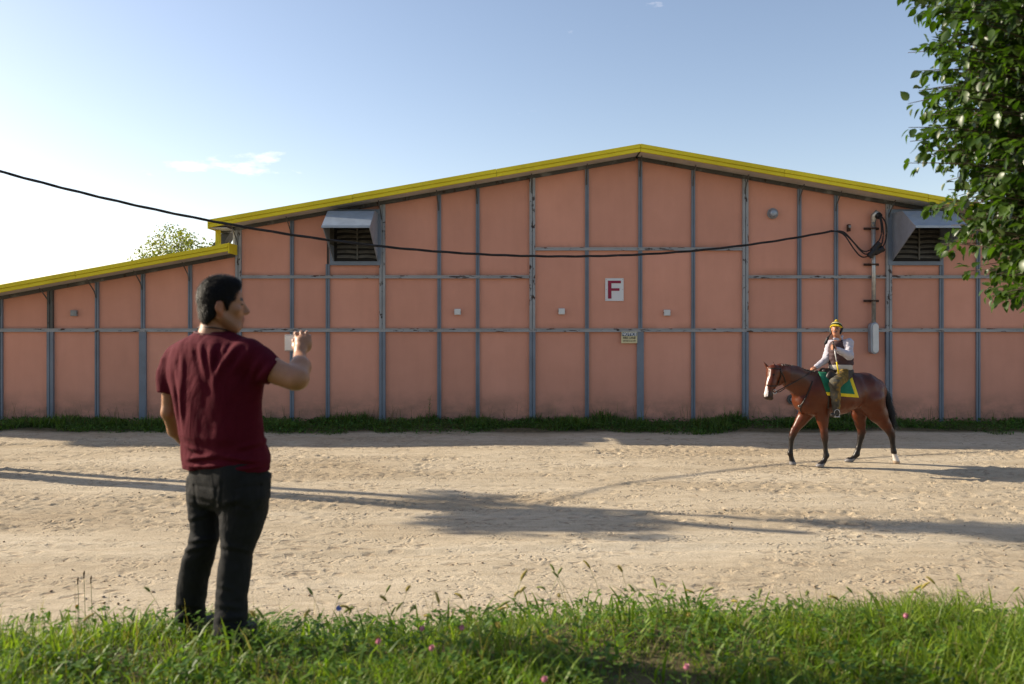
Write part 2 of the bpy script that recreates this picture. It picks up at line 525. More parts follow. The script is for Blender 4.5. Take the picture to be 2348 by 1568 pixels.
    c = mixc(nt, 1.0, c, ramp(nt, n3, [(0.28, (0.70, 0.67, 0.64)), (0.5, (1.0, 1.0, 1.0)), (0.75, (1.08, 1.08, 1.08))]), 'MULTIPLY')
    c = mixc(nt, sp.outputs['Green'], mixc(nt, 1.0, c, (1.07, 1.07, 1.07), 'MULTIPLY'), mixc(nt, 1.0, c, (0.86, 0.82, 0.77), 'MULTIPLY'))
    # scuffed spots where hooves turned up damper earth: small pits, clustered
    def pits(scale, lo, hi, stretch, nscale, t0, t1):
        tc = nt.nodes.new('ShaderNodeTexCoord')
        wv = nt.nodes.new('ShaderNodeTexNoise'); wv.inputs['Scale'].default_value = 6.0; wv.inputs['Detail'].default_value = 3.0
        nt.links.new(tc.outputs['Object'], wv.inputs['Vector'])
        ad = nt.nodes.new('ShaderNodeMix'); ad.data_type = 'RGBA'; ad.blend_type = 'LINEAR_LIGHT'; ad.inputs[0].default_value = 0.10
        nt.links.new(tc.outputs['Object'], ad.inputs[6]); nt.links.new(wv.outputs['Color'], ad.inputs[7])
        mp = nt.nodes.new('ShaderNodeMapping'); mp.inputs['Scale'].default_value = stretch
        nt.links.new(ad.outputs[2], mp.inputs['Vector'])
        vo = nt.nodes.new('ShaderNodeTexVoronoi'); vo.inputs['Scale'].default_value = scale; vo.voronoi_dimensions = '2D'
        nt.links.new(mp.outputs['Vector'], vo.inputs['Vector'])
        core = ramp(nt, vo.outputs['Distance'], [(lo, (1, 1, 1)), (hi, (0, 0, 0))])
        msk = ramp(nt, noise(nt, nscale, 5.0, 0.6, stretch=(0.55, 1.4, 1)), [(t0, (0, 0, 0)), (t1, (1, 1, 1))])
        r = mixc(nt, 1.0, core, msk, 'MULTIPLY')
        mul = nt.nodes.new('ShaderNodeMath'); mul.operation = 'MULTIPLY'
        nt.links.new(r, mul.inputs[0]); nt.links.new(sp.outputs['Blue'], mul.inputs[1])
        return mul.outputs[0]
    p1_ = pits(5.0, 0.10, 0.30, (0.75, 1.25, 1), 1.1, 0.47, 0.60)
    p2_ = pits(13.0, 0.08, 0.34, (0.8, 1.2, 1), 2.1, 0.48, 0.62)
    pm = nt.nodes.new('ShaderNodeMath'); pm.operation = 'MAXIMUM'
    nt.links.new(p1_, pm.inputs[0]); nt.links.new(p2_, pm.inputs[1])
    k_ = nt.nodes.new('ShaderNodeMath'); k_.operation = 'MULTIPLY'; k_.inputs[1].default_value = 0.55
    nt.links.new(pm.outputs[0], k_.inputs[0])
    c = mixc(nt, k_.outputs[0], c, (0.22, 0.16, 0.105))
    n4 = noise(nt, 9.0, 5.0, 0.65)
    soil = ramp(nt, n4, [(0.3, (0.05, 0.045, 0.024)), (0.7, (0.17, 0.135, 0.075))])
    c = mixc(nt, sp.outputs['Red'], c, soil)
    nt.links.new(c, b.inputs['Base Color'])
    b.inputs['Roughness'].default_value = 0.95
    b.inputs['Specular IOR Level'].default_value = 0.15
    h1 = noise(nt, 38.0, 7.0, 0.75)
    hs_ = nt.nodes.new('ShaderNodeMath'); hs_.operation = 'MULTIPLY_ADD'; hs_.inputs[1].default_value = -1.3
    nt.links.new(pm.outputs[0], hs_.inputs[0]); nt.links.new(h1, hs_.inputs[2])
    bump(nt, b, hs_.outputs[0], 0.75, 0.022)
    me = fast_mesh('ground', V, quads=Q, cols=cols, mat=m)
    o = link('ground', me)
    tag(o, 'pale sandy dirt road churned by hooves between the grass bank and the barn', 'ground', kind='structure')
build_ground()

def build_pebbles():
    rg = np.random.RandomState(17); n = 2600
    y = 6.4 + 11.3 * rg.rand(n) ** 1.3; x = rg.uniform(-1, 1, n) * (0.68 * y)
    keep = fbm(np.stack([x * .6, y * .9, x * 0 + 1.7], -1), 3) > -0.12
    x, y = x[keep], y[keep]; n = len(x)
    r = 0.005 + 0.016 * rg.rand(n) ** 3
    ico = np.array([(0, 0, 1), (.89, 0, .45), (.28, .85, .45), (-.72, .53, .45), (-.72, -.53, .45), (.28, -.85, .45), (0, 0, -.6)])
    tri = np.array([(0, 1, 2), (0, 2, 3), (0, 3, 4), (0, 4, 5), (0, 5, 1), (6, 2, 1), (6, 3, 2), (6, 4, 3), (6, 5, 4), (6, 1, 5)])
    V = ico[None] * r[:, None, None] * rg.uniform(.6, 1.3, (n, 7, 3)) * [1, 1, .7] + np.stack([x, y, ground_z(x, y) + r * .3], -1)[:, None]
    T = (tri[None] + (np.arange(n) * 7)[:, None, None]).reshape(-1, 3)
    col = np.repeat(np.where(rg.rand(n)[:, None] < .5, [0.30, 0.23, 0.16], [0.42, 0.37, 0.31]) * rg.uniform(.55, 1.2, (n, 1)), 7, 0)
    o = link('pebbles', fast_mesh('pebbles', V.reshape(-1, 3), tris=T, cols=col, mat=vcol_mat('earth_clods', 0.95, 0.1), smooth=False))
    tag(o, 'small stones and earth clods scattered over the dirt road', 'pebbles', kind='stuff')
build_pebbles()

# ------------------------------------------------------------------ the barn
YW = 20.0            # face of the wall panels
YF = 19.35           # front of the roof overhang
def wx(d): return (d - 1173.5) / 91.25
RIDGE_X, RIDGE_Z, SLOPE = 3.122, 6.866, 0.1755
EAVE_X = -7.356
LOW_X1, LOW_Z1, LOW_S = -6.90, 4.45, 0.1825
LOW_X0 = -14.3
POST_X = wx(548)
END_X = 2 * RIDGE_X - POST_X
def roof_z(x): return RIDGE_Z - SLOPE * abs(x - RIDGE_X)
def low_z(x):
    return LOW_Z1 - LOW_S * (LOW_X1 - x) if x < 0 else LOW_Z1 - LOW_S * (x - (2 * RIDGE_X - LOW_X1))
TH = 0.19
def wall_top(x): return (roof_z(x) if POST_X < x < END_X else low_z(x)) - TH

barn = empty('barn', (3.09, 30, 0))
tag(barn, 'long terracotta panelled barn with grey steel frame and yellow roof edge', 'barn')

def part(mb, name, mat, parent=barn, **kw):
    return mb.build(name, mat, parent, **kw)

# core wall behind the panels, side and back walls
LX0, LX1 = -13.6, 2 * RIDGE_X + 13.6
mb = MB()
xs_core = [LX0, POST_X, POST_X + 0.001, RIDGE_X, END_X - 0.001, END_X, LX1]
poly = [(LX0, -0.2), (LX1, -0.2), (LX1, low_z(LX1) - TH), (END_X + 0.001, low_z(END_X) - TH), (END_X, roof_z(END_X) - TH),
        (RIDGE_X, RIDGE_Z - TH), (POST_X, roof_z(POST_X) - TH), (POST_X - 0.001, low_z(POST_X) - TH), (LX0, low_z(LX0) - TH)]
mb.prism_xz(poly, YW + 0.03, YW + 0.22)
part(mb, 'wall', M['core'])
mb = MB(); mb.box(LX0, LX0 + 0.2, YW + 0.23, 60, -0.2, low_z(LX0) - TH); part(mb, 'wall', M['panel'])
mb = MB(); mb.box(LX1 - 0.2, LX1, YW + 0.23, 60, -0.2, low_z(LX1) - TH); part(mb, 'wall', M['panel'])
mb = MB(); mb.prism_xz(poly, 60.01, 60.2); part(mb, 'wall', M['panel'])
for xa in (POST_X + 0.06, END_X - 0.26):
    mb = MB(); mb.box(xa, xa + 0.2, YW + 0.23, 60, 3.5, roof_z(POST_X) - TH - 0.05); part(mb, 'wall', M['white_trim'])

# roofs: sheets, a two-step yellow fascia along each front edge, soffit boards, eaves
def roof_slope(x0, z0, x1, z1, name='roof'):
    mb = MB()
    mb.prism_xz([(x0, z0 - 0.055), (x1, z1 - 0.055), (x1, z1 - 0.012), (x0, z0 - 0.012)], YF + 0.05, 60.5)
    r = part(mb, name, M['roof'])
    s = (z1 - z0) / (x1 - x0)
    nseg = max(2, int(round(abs(x1 - x0) / 3.05)))
    for k in range(nseg):                                       # folded sheet lengths butted end to end
        xa = x0 + (x1 - x0) * k / nseg + (0.003 if k else 0); xb = x0 + (x1 - x0) * (k + 1) / nseg - (0.003 if k < nseg - 1 else 0)
        oy = RNG.uniform(-0.006, 0.006); oz = RNG.uniform(-0.004, 0.004) if 0 < k < nseg - 1 else 0.0
        za, zb = z0 + s * (xa - x0) + oz, z0 + s * (xb - x0) + oz + RNG.uniform(-0.003, 0.003)
        mb = MB()
        mb.prism_xz([(xa, za - 0.095), (xb, zb - 0.095), (xb, zb), (xa, za)], YF - 0.035 + oy, YF + 0.04)
        mb.prism_xz([(xa, za - 0.105), (xb, zb - 0.105), (xb, zb - 0.097), (xa, za - 0.097)], YF - 0.01 + oy, YF + 0.04)
        mb.prism_xz([(xa, za - TH), (xb, zb - TH), (xb, zb - 0.107), (xa, za - 0.107)], YF - 0.02 + oy, YF + 0.04)
        mb.build('fascia', M['yellow'], barn, bevel=0.006)
    mb = MB()
    a, bz = x0 + 0.02, x1 - 0.02
    za, zb = z0 + s * 0.02, z1 - s * 0.02
    mb.prism_xz([(a, za - TH + 0.012), (bz, zb - TH + 0.012), (bz, zb - TH + 0.03), (a, za - TH + 0.03)], YF + 0.045, YW - 0.002)
    part(mb, 'soffit', M['soffit'])
    # dark steel angle where soffit meets the wall
    mb = MB()
    mb.prism_xz([(a, za - TH - 0.085), (bz, zb - TH - 0.085), (bz, zb - TH + 0.008), (a, za - TH + 0.008)], YW - 0.075, YW - 0.028)
    part(mb, 'wall_angle', M['steel_dark'])
roof_slope(EAVE_X, roof_z(EAVE_X), RIDGE_X - 0.004, RIDGE_Z)
roof_slope(RIDGE_X + 0.004, RIDGE_Z, 2 * RIDGE_X - EAVE_X, roof_z(EAVE_X))
roof_slope(LOW_X0, low_z(LOW_X0), LOW_X1, LOW_Z1)
roof_slope(2 * RIDGE_X - LOW_X1, LOW_Z1, 2 * RIDGE_X - LOW_X0, low_z(LOW_X0))
# side eave of the high roof, its downspout, brace; end board of the low roof
ze = roof_z(EAVE_X)
mb = MB(); mb.box(EAVE_X - 0.035, EAVE_X - 0.004, YF - 0.03, 60.4, ze - TH - 0.035, ze - 0.004); part(mb, 'eave_gutter', M['yellow'], bevel=0.006)
mb = MB(); mb.box(EAVE_X, EAVE_X + 0.40, YF + 0.05, 60.3, ze - TH - 0.012, ze - TH + 0.008); part(mb, 'soffit', M['soffit'])
zb = low_z(EAVE_X)
mb = MB(); mb.box(EAVE_X + 0.005, EAVE_X + 0.115, YW - 0.28, YW - 0.17, zb - 0.05, ze - TH - 0.013); part(mb, 'downspout', M['yellow'], bevel=0.01)
mb = MB(); mb.box(LOW_X1 + 0.003, LOW_X1 + 0.035, YF - 0.02, YW - 0.09, LOW_Z1 - TH - 0.05, LOW_Z1 + 0.012); part(mb, 'end_board', M['yellow'], bevel=0.006)
mb = MB()
p0 = at(497, 561, 20.6); p1 = at(537, 527, 20.6)
mb.prism_xz([(p0[0] - 0.05, p0[2] - 0.1), (p0[0] + 0.22, p0[2] - 0.1), (p1[0] + 0.13, p1[2] + 0.12), (p1[0] - 0.03, p1[2] + 0.12)], 20.3, 20.75)
part(mb, 'clerestory_shutter', M['steel_dark'])
mb = MB(); mb.box(POST_X - 0.13, POST_X - 0.082, YW - 0.07, YW + 0.3, LOW_Z1 - 0.02, roof_z(POST_X) - TH - 0.02); part(mb, 'corner_trim', M['white_trim'])

# steel frame and panels
RAIL1, RAIL2, RAIL3 = 2.335, 3.67, 4.37
VERT = [(-392, 't'), (-288, 'M'), (-210, 't'), (-104, 't'), (4, 't'), (118, 'D'), (224, 't'), (329, 'w'), (437, 't'), (548, 'M'),
        (670, 't'), (752, 'h'), (877, 'M'), (1007, 't'), (1095, 't'), (1220, 'M'), (1345, 't'), (1467, 'w'), (1588, 't'),
        (1707, 'M'), (1831, 't'), (1915, 't'), (2035, 'M'), (2156, 'g'), (2240, 't'), (2362, 'M'), (2480, 't'), (2585, 'w'), (2690, 't'), (2800, 'M'), (2905, 't'), (3020, 't')]
def mid_rails(xm):
    d = xm * 91.25 + 1173.5
    if 548 < d < 1220 or 1707 < d < 2362: return [RAIL2]
    if 1220 <= d <= 1707: return [RAIL3]
    return []
def post(x, w, z0, z1, mat, yo=0.05, double=False, slope_top=False):
    mb = MB()
    y0 = YW - yo
    if double:
        mb.box(x - w / 2, x - w * 0.06, y0, YW + 0.02, z0, z1)
        mb.box(x + w * 0.06, x + w / 2, y0, YW + 0.02, z0, z1)
        mb.box(x - w * 0.06, x + w * 0.06, y0 + 0.03, YW + 0.02, z0, z1)
    else:
        g = 0.012
        mb.box(x - w / 2, x - g, y0, YW + 0.02, z0, z1)
        mb.box(x + g, x + w / 2, y0, YW + 0.02, z0, z1)
        mb.box(x - g, x + g, y0 + 0.018, YW + 0.02, z0, z1)
    return part(mb, 'post', mat)
for d, k in VERT:
    x = wx(d)
    top = max(wall_top(x - 0.01), wall_top(x + 0.01)) - 0.06
    if k in 'M':
        post(x, 0.155, -0.15, RAIL1 - 0.045, M['steel'], 0.072)
        post(x, 0.145, RAIL1 + 0.045, top, M['steel_v'], 0.072, True)
    elif k == 'D':
        post(x, 0.16, -0.15, RAIL1 - 0.045, M['steel'], 0.072)
        post(x, 0.14, RAIL1 + 0.045, top, M['steel_dark'], 0.072, True)
    elif k == 'w':
        mb = MB(); mb.box(x - 0.085, x + 0.085, YW - 0.06, YW + 0.02, -0.15, RAIL1 - 0.045); part(mb, 'post', M['steel'])
        post(x, 0.098, RAIL1 + 0.045, top, M['steel'])
    elif k in 'hg':
        post(x, 0.098, -0.15, RAIL1 - 0.045, M['steel'])
        post(x, 0.098, RAIL1 + 0.045, RAIL2 - 0.04, M['steel'])
        post(x, 0.098, RAIL2 + 0.04, 3.99, M['steel'])
        post(x, 0.098, 5.44, top, M['steel_dark'])
    else:
        post(x, 0.098, -0.15, RAIL1 - 0.045, M['steel'])
        mr = mid_rails(x)
        if mr and abs(d - 1220) > 1:
            post(x, 0.092, RAIL1 + 0.045, mr[0] - 0.038, M['steel'])
            post(x, 0.092, mr[0] + 0.038, top, M['steel'])
        else:
            post(x, 0.092, RAIL1 + 0.045, top, M['steel'])
    # small bent bracket under the eave
    if top > 2.5 and k != 'h':
        mb = MB()
        mb.tube([(x - 0.012, YW - 0.052, top - 0.42), (x - 0.02, YW - 0.12, top - 0.26), (x - 0.03, YW - 0.45, top + 0.02)], 0.014, 6)
        part(mb, 'eave_bracket', M['steel_dark'])
# rails run between the main posts
main = [wx(d) for d, k in VERT if k in 'MD']
def rail(x0, x1, z, h):
    mb = MB()
    mb.box(x0, x1, YW - 0.062, YW + 0.015, z - h / 2, z + h / 2)
    mb.box(x0, x1, YW - 0.074, YW - 0.0625, z - h / 2, z - h / 2 + 0.02)
    mb.box(x0, x1, YW - 0.074, YW - 0.0625, z + h / 2 - 0.02, z + h / 2)
    part(mb, 'rail', M['steel_h'])
ed = [LX0] + main + [LX1]
for a, b_ in zip(ed[:-1], ed[1:]):
    rail(a + 0.001, b_ - 0.001, RAIL1, 0.086)
    for z in mid_rails((a + b_) / 2):
        rail(a + 0.0735, b_ - 0.0735, z, 0.074)
# panels, each a slab of its own set between the steel members
edges = [LX0] + [wx(d) for d, k in VERT] + [LX1]
for a, b_ in zip(edges[:-1], edges[1:]):
    if b_ - a < 0.2: continue
    xa, xb = a + 0.03, b_ - 0.03
    zs = [-0.15, RAIL1] + mid_rails((a + b_) / 2)
    for i, z0 in enumerate(zs):
        z0 = z0 + (0.0 if i == 0 else 0.02)
        mb = MB()
        oy = RNG.uniform(-0.004, 0.004)
        if i + 1 < len(zs):
            mb.box(xa, xb, YW + oy, YW + 0.028, z0, zs[i + 1] - 0.02)
        else:
            ta, tb = wall_top(xa) - 0.02, wall_top(xb) - 0.02
            if xa < RIDGE_X < xb: mb.prism_xz([(xa, z0), (xb, z0), (xb, tb), (RIDGE_X, RIDGE_Z - TH - 0.02), (xa, ta)], YW + oy, YW + 0.028)
            else: mb.prism_xz([(xa, z0), (xb, z0), (xb, tb), (xa, ta)], YW + oy, YW + 0.028)
        part(mb, 'panel', M['panel'])

# ------------------------------------------------------------------ fan hoods
def fan_hood(x0, x1, label, tilt):
    y_in = YW - 0.078
    h = empty('fan_hood', ((x0 + x1) / 2, y_in, 4.1))
    tag(h, label, 'fan hood', 'fan hoods on the barn wall')
    prof = [(y_in, 5.30 - 0.06), (19.36, 5.27 - 0.06), (18.74, 4.84 - 0.06), (y_in, 4.12 - 0.06)]      # y, z
    t = 0.02
    for xa in (x0, x1 - t):
        mb = MB(); mb.prism_yz(prof, xa, xa + t); mb.build('side_panel', M['hood'], h)
    mb = MB(); mb.prism_yz([(19.36, 5.21), (18.74, 4.78), (18.74, 4.802), (19.36, 5.236), (y_in, 5.266), (y_in, 5.242)], x0 - 0.01, x1 + 0.01)
    mb.build('top_panel', M['hood'], h)
    mb = MB(); mb.box(x0 - 0.012, x1 + 0.012, 18.715, 18.738, 4.75, 4.805); mb.build('lip', M['hood'], h)
    mb = MB()
    fx0, fx1 = x0 - 0.09, x1 + 0.07
    mb.box(fx0, x0 - 0.002, y_in - 0.01, y_in + 0.02, 3.96, 5.36); mb.box(x1 + 0.002, fx1, y_in - 0.01, y_in + 0.02, 3.96, 5.36)
    mb.box(x0 - 0.002, x1 + 0.002, y_in - 0.01, y_in + 0.02, 3.96, 4.058); mb.box(x0 - 0.002, x1 + 0.002, y_in - 0.01, y_in + 0.02, 5.27, 5.36)
    mb.build('wall_frame', M['steel'], h)
    mb = MB(); mb.box(x0 + t, x1 - t, y_in + 0.002, y_in + 0.018, 4.06, 5.24); mb.build('backing', M['dark'], h)
    xm = (x0 + x1) / 2 + 0.05
    mb = MB(); mb.box(xm - 0.018, xm + 0.018, y_in - 0.06, y_in - 0.035, 4.10, 5.19); mb.build('shutter_bar', M['louvre'], h)
    for i in range(8):                                                        # slack shutter blades
        z = 4.14 + i * 0.125
        for (a, b_) in ((x0 + 0.1, xm - 0.02), (xm + 0.02, x1 - 0.03)):
            n = 6; V = []; F = []
            sg = random.uniform(0.005, 0.03) * tilt; bw = random.uniform(-0.02, 0.02)
            for q in range(n + 1):
                u = q / n; xx = a + (b_ - a) * u; s = sg * math.sin(math.pi * u) + bw * (u - 0.5)
                V += [(xx, y_in - 0.004, z + 0.06 + s), (xx, y_in - 0.034, z + s), (xx, y_in - 0.034, z - 0.012 + s), (xx, y_in - 0.002, z + 0.048 + s)]
            for q in range(n):
                for w in range(4): F.append((q * 4 + w, q * 4 + (w + 1) % 4, q * 4 + 4 + (w + 1) % 4, q * 4 + 4 + w))
            mb = MB(); mb.add(V, F); mb.build('louvre_blade', M['louvre'], h)
    mb = MB(); mb.box(x0 + t + 0.001, x0 + t + 0.01, 19.45, y_in - 0.04, 4.44, 5.18); mb.build('lining', M['hood_in'], h)
    return h
fan_hood(-4.47, -3.35, 'grey sheet metal fan hood left of centre, high on the barn wall', 1)
fan_hood(9.50, 10.72, 'grey sheet metal fan hood beside the tree, high on the barn wall', 1)

# ------------------------------------------------------------------ boxes, lamps, signs on the wall
def wall_box(d, dy, w, h, mat, label):
    x = wx(d); z = CAM_Z + (746.4 - dy) / 91.25
    e = empty('junction_box', (x, YW - 0.01, z))
    tag(e, label, 'box', 'small boxes on the barn wall')
    mb = MB(); mb.box(x - w / 2, x + w / 2, YW - 0.085, YW - 0.006, z - h / 2, z + h / 2); mb.build('cover', mat, e, bevel=0.012)
    mb = MB(); mb.box(x - w / 2 - 0.012, x + w / 2 + 0.012, YW - 0.055, YW - 0.045, z - 0.014, z + 0.014); mb.build('screw_lug', M['rust'], e)
    mb = MB(); mb.box(x - w * 0.40, x + w * 0.40, YW - 0.0895, YW - 0.086, z - h * 0.38, z + h * 0.40); mb.build('lid', mat, e)
wall_box(1049, 715, 0.158, 0.15, M['box_white'], 'white box on the wall left of the other two white boxes')
wall_box(1287, 714, 0.158, 0.15, M['box_white'], 'white box on the wall left of the letter F sign')
wall_box(1528, 717, 0.158, 0.15, M['box_white'], 'white box on the wall right of the letter F sign')
wall_box(172, 718, 0.15, 0.15, M['box_grey'], 'dull grey box on the low wall behind the man')

xl, zl = wx(1770), CAM_Z + (746.4 - 490) / 91.25
e = empty('wall_lamp', (xl, YW, zl)); tag(e, 'round grey wall lamp high under the right roof slope', 'lamp')
mb = MB(); mb.lathe([(0.135, -0.012), (0.135, -0.05), (0.12, -0.06)], (xl, YW, zl), 'y', 24); mb.build('base', M['box_grey'], e)
mb = MB(); mb.lathe([(0.105, -0.061), (0.105, -0.11), (0.085, -0.15), (0.045, -0.17)], (xl, YW, zl), 'y', 24); mb.build('lens', M['hood'], e, smooth=True)
xl, zl = 7.02, 0.60
e = empty('wall_vent', (xl, YW, zl)); tag(e, 'round dark vent on the wall behind the horse chest', 'vent')
mb = MB(); mb.lathe([(0.125, -0.012), (0.125, -0.09), (0.085, -0.09), (0.085, -0.03)], (xl, YW, zl), 'y', 24); mb.build('ring', M['steel_dark'], e)
mb = MB(); mb.lathe([(0.06, -0.013), (0.06, -0.10), (0.04, -0.11)], (xl, YW, zl), 'y', 20); mb.build('hub', M['box_grey'], e)

def text_obj(s, x, z, size, y, mat, parent, name, ext=0.004, bold=0.0, sx=1.0):
    cu = bpy.data.curves.new(name, 'FONT')
    cu.body = s; cu.size = size; cu.extrude = ext; cu.align_x = 'CENTER'; cu.align_y = 'CENTER'; cu.offset = bold
    tmp = bpy.data.objects.new(name, cu); COL.objects.link(tmp)
    bpy.context.view_layer.update()
    me = bpy.data.meshes.new_from_object(tmp)
    bpy.data.objects.remove(tmp)
    V = [(v.co.x * sx, v.co.y, v.co.z) for v in me.vertices]
    for v, p in zip(me.vertices, V): v.co = (x + p[0], y - p[2], z + p[1])
    me.materials.clear(); me.materials.append(mat)
    me.update()
    return link(name, me, parent)

# letter sign
sx0, sx1 = wx(1387), wx(1429); sz1, sz0 = CAM_Z + (746.4 - 638) / 91.25, CAM_Z + (746.4 - 690) / 91.25
e = empty('letter_sign', ((sx0 + sx1) / 2, YW - 0.01, sz0)); tag(e, 'white sign with a large crimson letter F', 'sign')
mb = MB(); mb.box(sx0, sx1, YW - 0.024, YW - 0.006, sz0, sz1); mb.build('board', M['sign_white'], e, bevel=0.003)
W_, H_ = sx1 - sx0, sz1 - sz0
def fx(u): return sx0 + u * W_
def fz(v): return sz1 - v * H_
mb = MB(); mb.prism_xz([(fx(.145), fz(.895)), (fx(.335), fz(.895)), (fx(.335), fz(.555)), (fx(.775), fz(.555)), (fx(.775), fz(.44)), (fx(.335), fz(.44)),
                        (fx(.335), fz(.22)), (fx(.85), fz(.22)), (fx(.85), fz(.105)), (fx(.145), fz(.105))], YW - 0.030, YW - 0.0245)
mb.build('letter', M['crimson'], e)
for u, v in ((.05, .5), (.95, .5), (.05, .05), (.95, .05), (.05, .95), (.95, .95)):
    mb = MB(); mb.box(fx(u) - .007, fx(u) + .007, YW - .028, YW - .0245, fz(v) - .007, fz(v) + .007); mb.build('screw', M['box_grey'], e)
# notice sign
sx0, sx1 = wx(1423), wx(1459.5); sz1, sz0 = CAM_Z + (746.4 - 760.5) / 91.25, CAM_Z + (746.4 - 786.5) / 91.25
ys = YW - 0.066
e = empty('notice_sign', ((sx0 + sx1) / 2, ys, sz0)); tag(e, 'small cream sign headed NOTICE with FIRE LANE below', 'sign')
mb = MB(); mb.box(sx0, sx1, ys - 0.012, ys, sz0, sz1); mb.build('board', M['cream'], e, bevel=0.003)
W_, H_ = sx1 - sx0, sz1 - sz0
mb = MB(); mb.box(fx(.03), fx(.97), ys - .0165, ys - .0125, fz(.37), fz(.055)); mb.build('header', M['sign_blue'], e)
xm = (sx0 + sx1) / 2
text_obj('NOTICE', xm, fz(.215), 0.098, ys - .0205, M['sign_white'], e, 'heading', .003, .003, 1.0)
text_obj('FIRE LANE', xm, fz(.545), 0.082, ys - .0165, M['print_dark'], e, 'wording', .003, .0005, 0.86)
text_obj('KEEP CLEAR AT ALL TIMES', xm, fz(.80), 0.034, ys - .0165, M['print_dark'], e, 'wording', .003, .0005, 0.80)

# ------------------------------------------------------------------ service mast, cable, pole
def zc(dy): return CAM_Z + (746.4 - dy) / 91.25
xp = wx(1997)
e = empty('service_mast', (xp, YW - 0.1, zc(810))); tag(e, 'galvanised conduit mast with weatherhead and long grey box on the wall', 'conduit')
yp = YW - 0.13
mb = MB(); mb.tube([(xp, yp, zc(744)), (xp - 0.01, yp, zc(508))], 0.052, 14); mb.build('pipe', M['galv'], e, smooth=True)
mb = MB(); mb.tube([(xp - 0.01, yp, zc(520)), (xp - 0.01, yp, zc(505)), (xp + 0.0, yp - 0.02, zc(497)), (xp + 0.05, yp - 0.05, zc(491)), (xp + 0.09, yp - 0.08, zc(495))], [0.062, 0.075, 0.085, 0.085, 0.07], 14); mb.build('weatherhead', M['galv'], e, smooth=True)
mb = MB(); mb.tube([(xp + 0.06, yp - 0.10, zc(497)), (xp + 0.085, yp - 0.155, zc(500))], [0.088, 0.075], 14); mb.build('cable_entry', M['rubber'], e)
for dy in (525, 607, 690):
    mb = MB(); mb.box(xp - 0.21, xp + 0.16, YW - 0.07, YW - 0.03, zc(dy) - 0.028, zc(dy) + 0.028)
    mb.box(xp - 0.07, xp + 0.07, yp - 0.062, YW - 0.0705, zc(dy) - 0.018, zc(dy) + 0.018)
    mb.build('clamp', M['rust'], e)
bx0, bz0, bz1 = 0.105, zc(811), zc(739)
prof = []
for k in range(24):
    q = 2 * math.pi * k / 24
    prof.append((xp + bx0 * math.cos(q), (bz1 - bx0 if math.sin(q) > 0 else bz0 + bx0) + bx0 * math.sin(q)))
mb = MB(); mb.prism_xz(prof, YW - 0.20, YW - 0.02); mb.build('fitting_box', M['hood'], e, bevel=0.02)
mb = MB(); mb.prism_xz([(xp + (p[0] - xp) * .72 + .012, (p[1] - (bz0 + bz1) / 2) * .92 + (bz0 + bz1) / 2) for p in prof], YW - 0.225, YW - 0.2005); mb.build('cover', M['box_white'], e, bevel=0.008)
e2 = empty('cable_anchor', (wx(1943), YW, zc(522))); tag(e2, 'small rusty cable anchor on the wall beside the conduit mast', 'anchor')
mb = MB(); mb.box(wx(1943) - .035, wx(1943) + .035, YW - .10, YW - .006, zc(531), zc(515)); mb.build('bracket', M['rust'], e2, bevel=0.01)
mb = MB(); mb.tube([(wx(1943), YW - .12, zc(524)), (wx(1943), YW - .12, zc(518))], .03, 10); mb.build('insulator', M['box_grey'], e2, smooth=True)

cable = empty('power_cable', (7.95, 19.83, 4.78)); tag(cable, 'twisted black power cable sagging across the barn front', 'cable')
def cab(x): return np.array([x, 14.2 + 0.275 * (x + 12.5), 4.0 + 0.0137 * (x - 0.3) ** 2])
CX = np.linspace(-12.45, 7.95, 420)
for k in range(3):
    pts = []
    for x in CX:
        p = cab(x); ph = x * 3.1 + k * 2.094 + 0.4 * math.sin(x * 0.7)
        pts.append(p + 0.017 * np.array([0.05, math.cos(ph), math.sin(ph)]))
    mb = MB(); mb.tube(pts, 0.0130, 5); mb.build('strand', M['rubber'], cable, smooth=True)
    # drip loop from the cable end down to the splices and up to the weatherhead
    p0 = pts[-1]
    def Q(dx, dy, yo): return np.array([wx(dx), YW - yo, zc(dy)])
    sag = [[(1925, 534), (1950, 560), (1968, 577), (1985, 575)], [(1925, 540), (1948, 572), (1965, 590), (1982, 588)], [(1922, 536), (1942, 552), (1965, 578), (1980, 584)]][k]
    up = [[(1999, 560), (2008, 540), (2007, 515), (2004, 502)], [(2004, 572), (2012, 545), (2010, 515), (2006, 501)], [(2010, 570), (2020, 540), (2017, 513), (2008, 500)]][k]
    raw = [p0] + [Q(a, b_, 0.22) for a, b_ in sag] + [Q(a, b_, 0.28) for a, b_ in up]
    fine = []
    for i in range(len(raw) - 1):                                             # Catmull-Rom
        q0, q1, q2, q3 = raw[max(i - 1, 0)], raw[i], raw[i + 1], raw[min(i + 2, len(raw) - 1)]
        for u in np.linspace(0, 1, 6, endpoint=False):
            fine.append(0.5 * (2 * q1 + (q2 - q0) * u + (2 * q0 - 5 * q1 + 4 * q2 - q3) * u * u + (3 * q1 - q0 - 3 * q2 + q3) * u ** 3))
    fine.append(raw[-1])
    mb = MB(); mb.tube(fine, 0.0165, 6); mb.build('drip_loop', M['rubber'], cable, smooth=True)
for (a, b_, c, d_) in ((1980, 590, 1996, 574), (1988, 578, 2004, 560), (1993, 582, 2012, 572)):
    mb = MB(); mb.tube([(wx(a), YW - .27, zc(b_)), (wx(c), YW - .29, zc(d_))], 0.075, 8); mb.build('splice_cover', M['rubber'], cable)

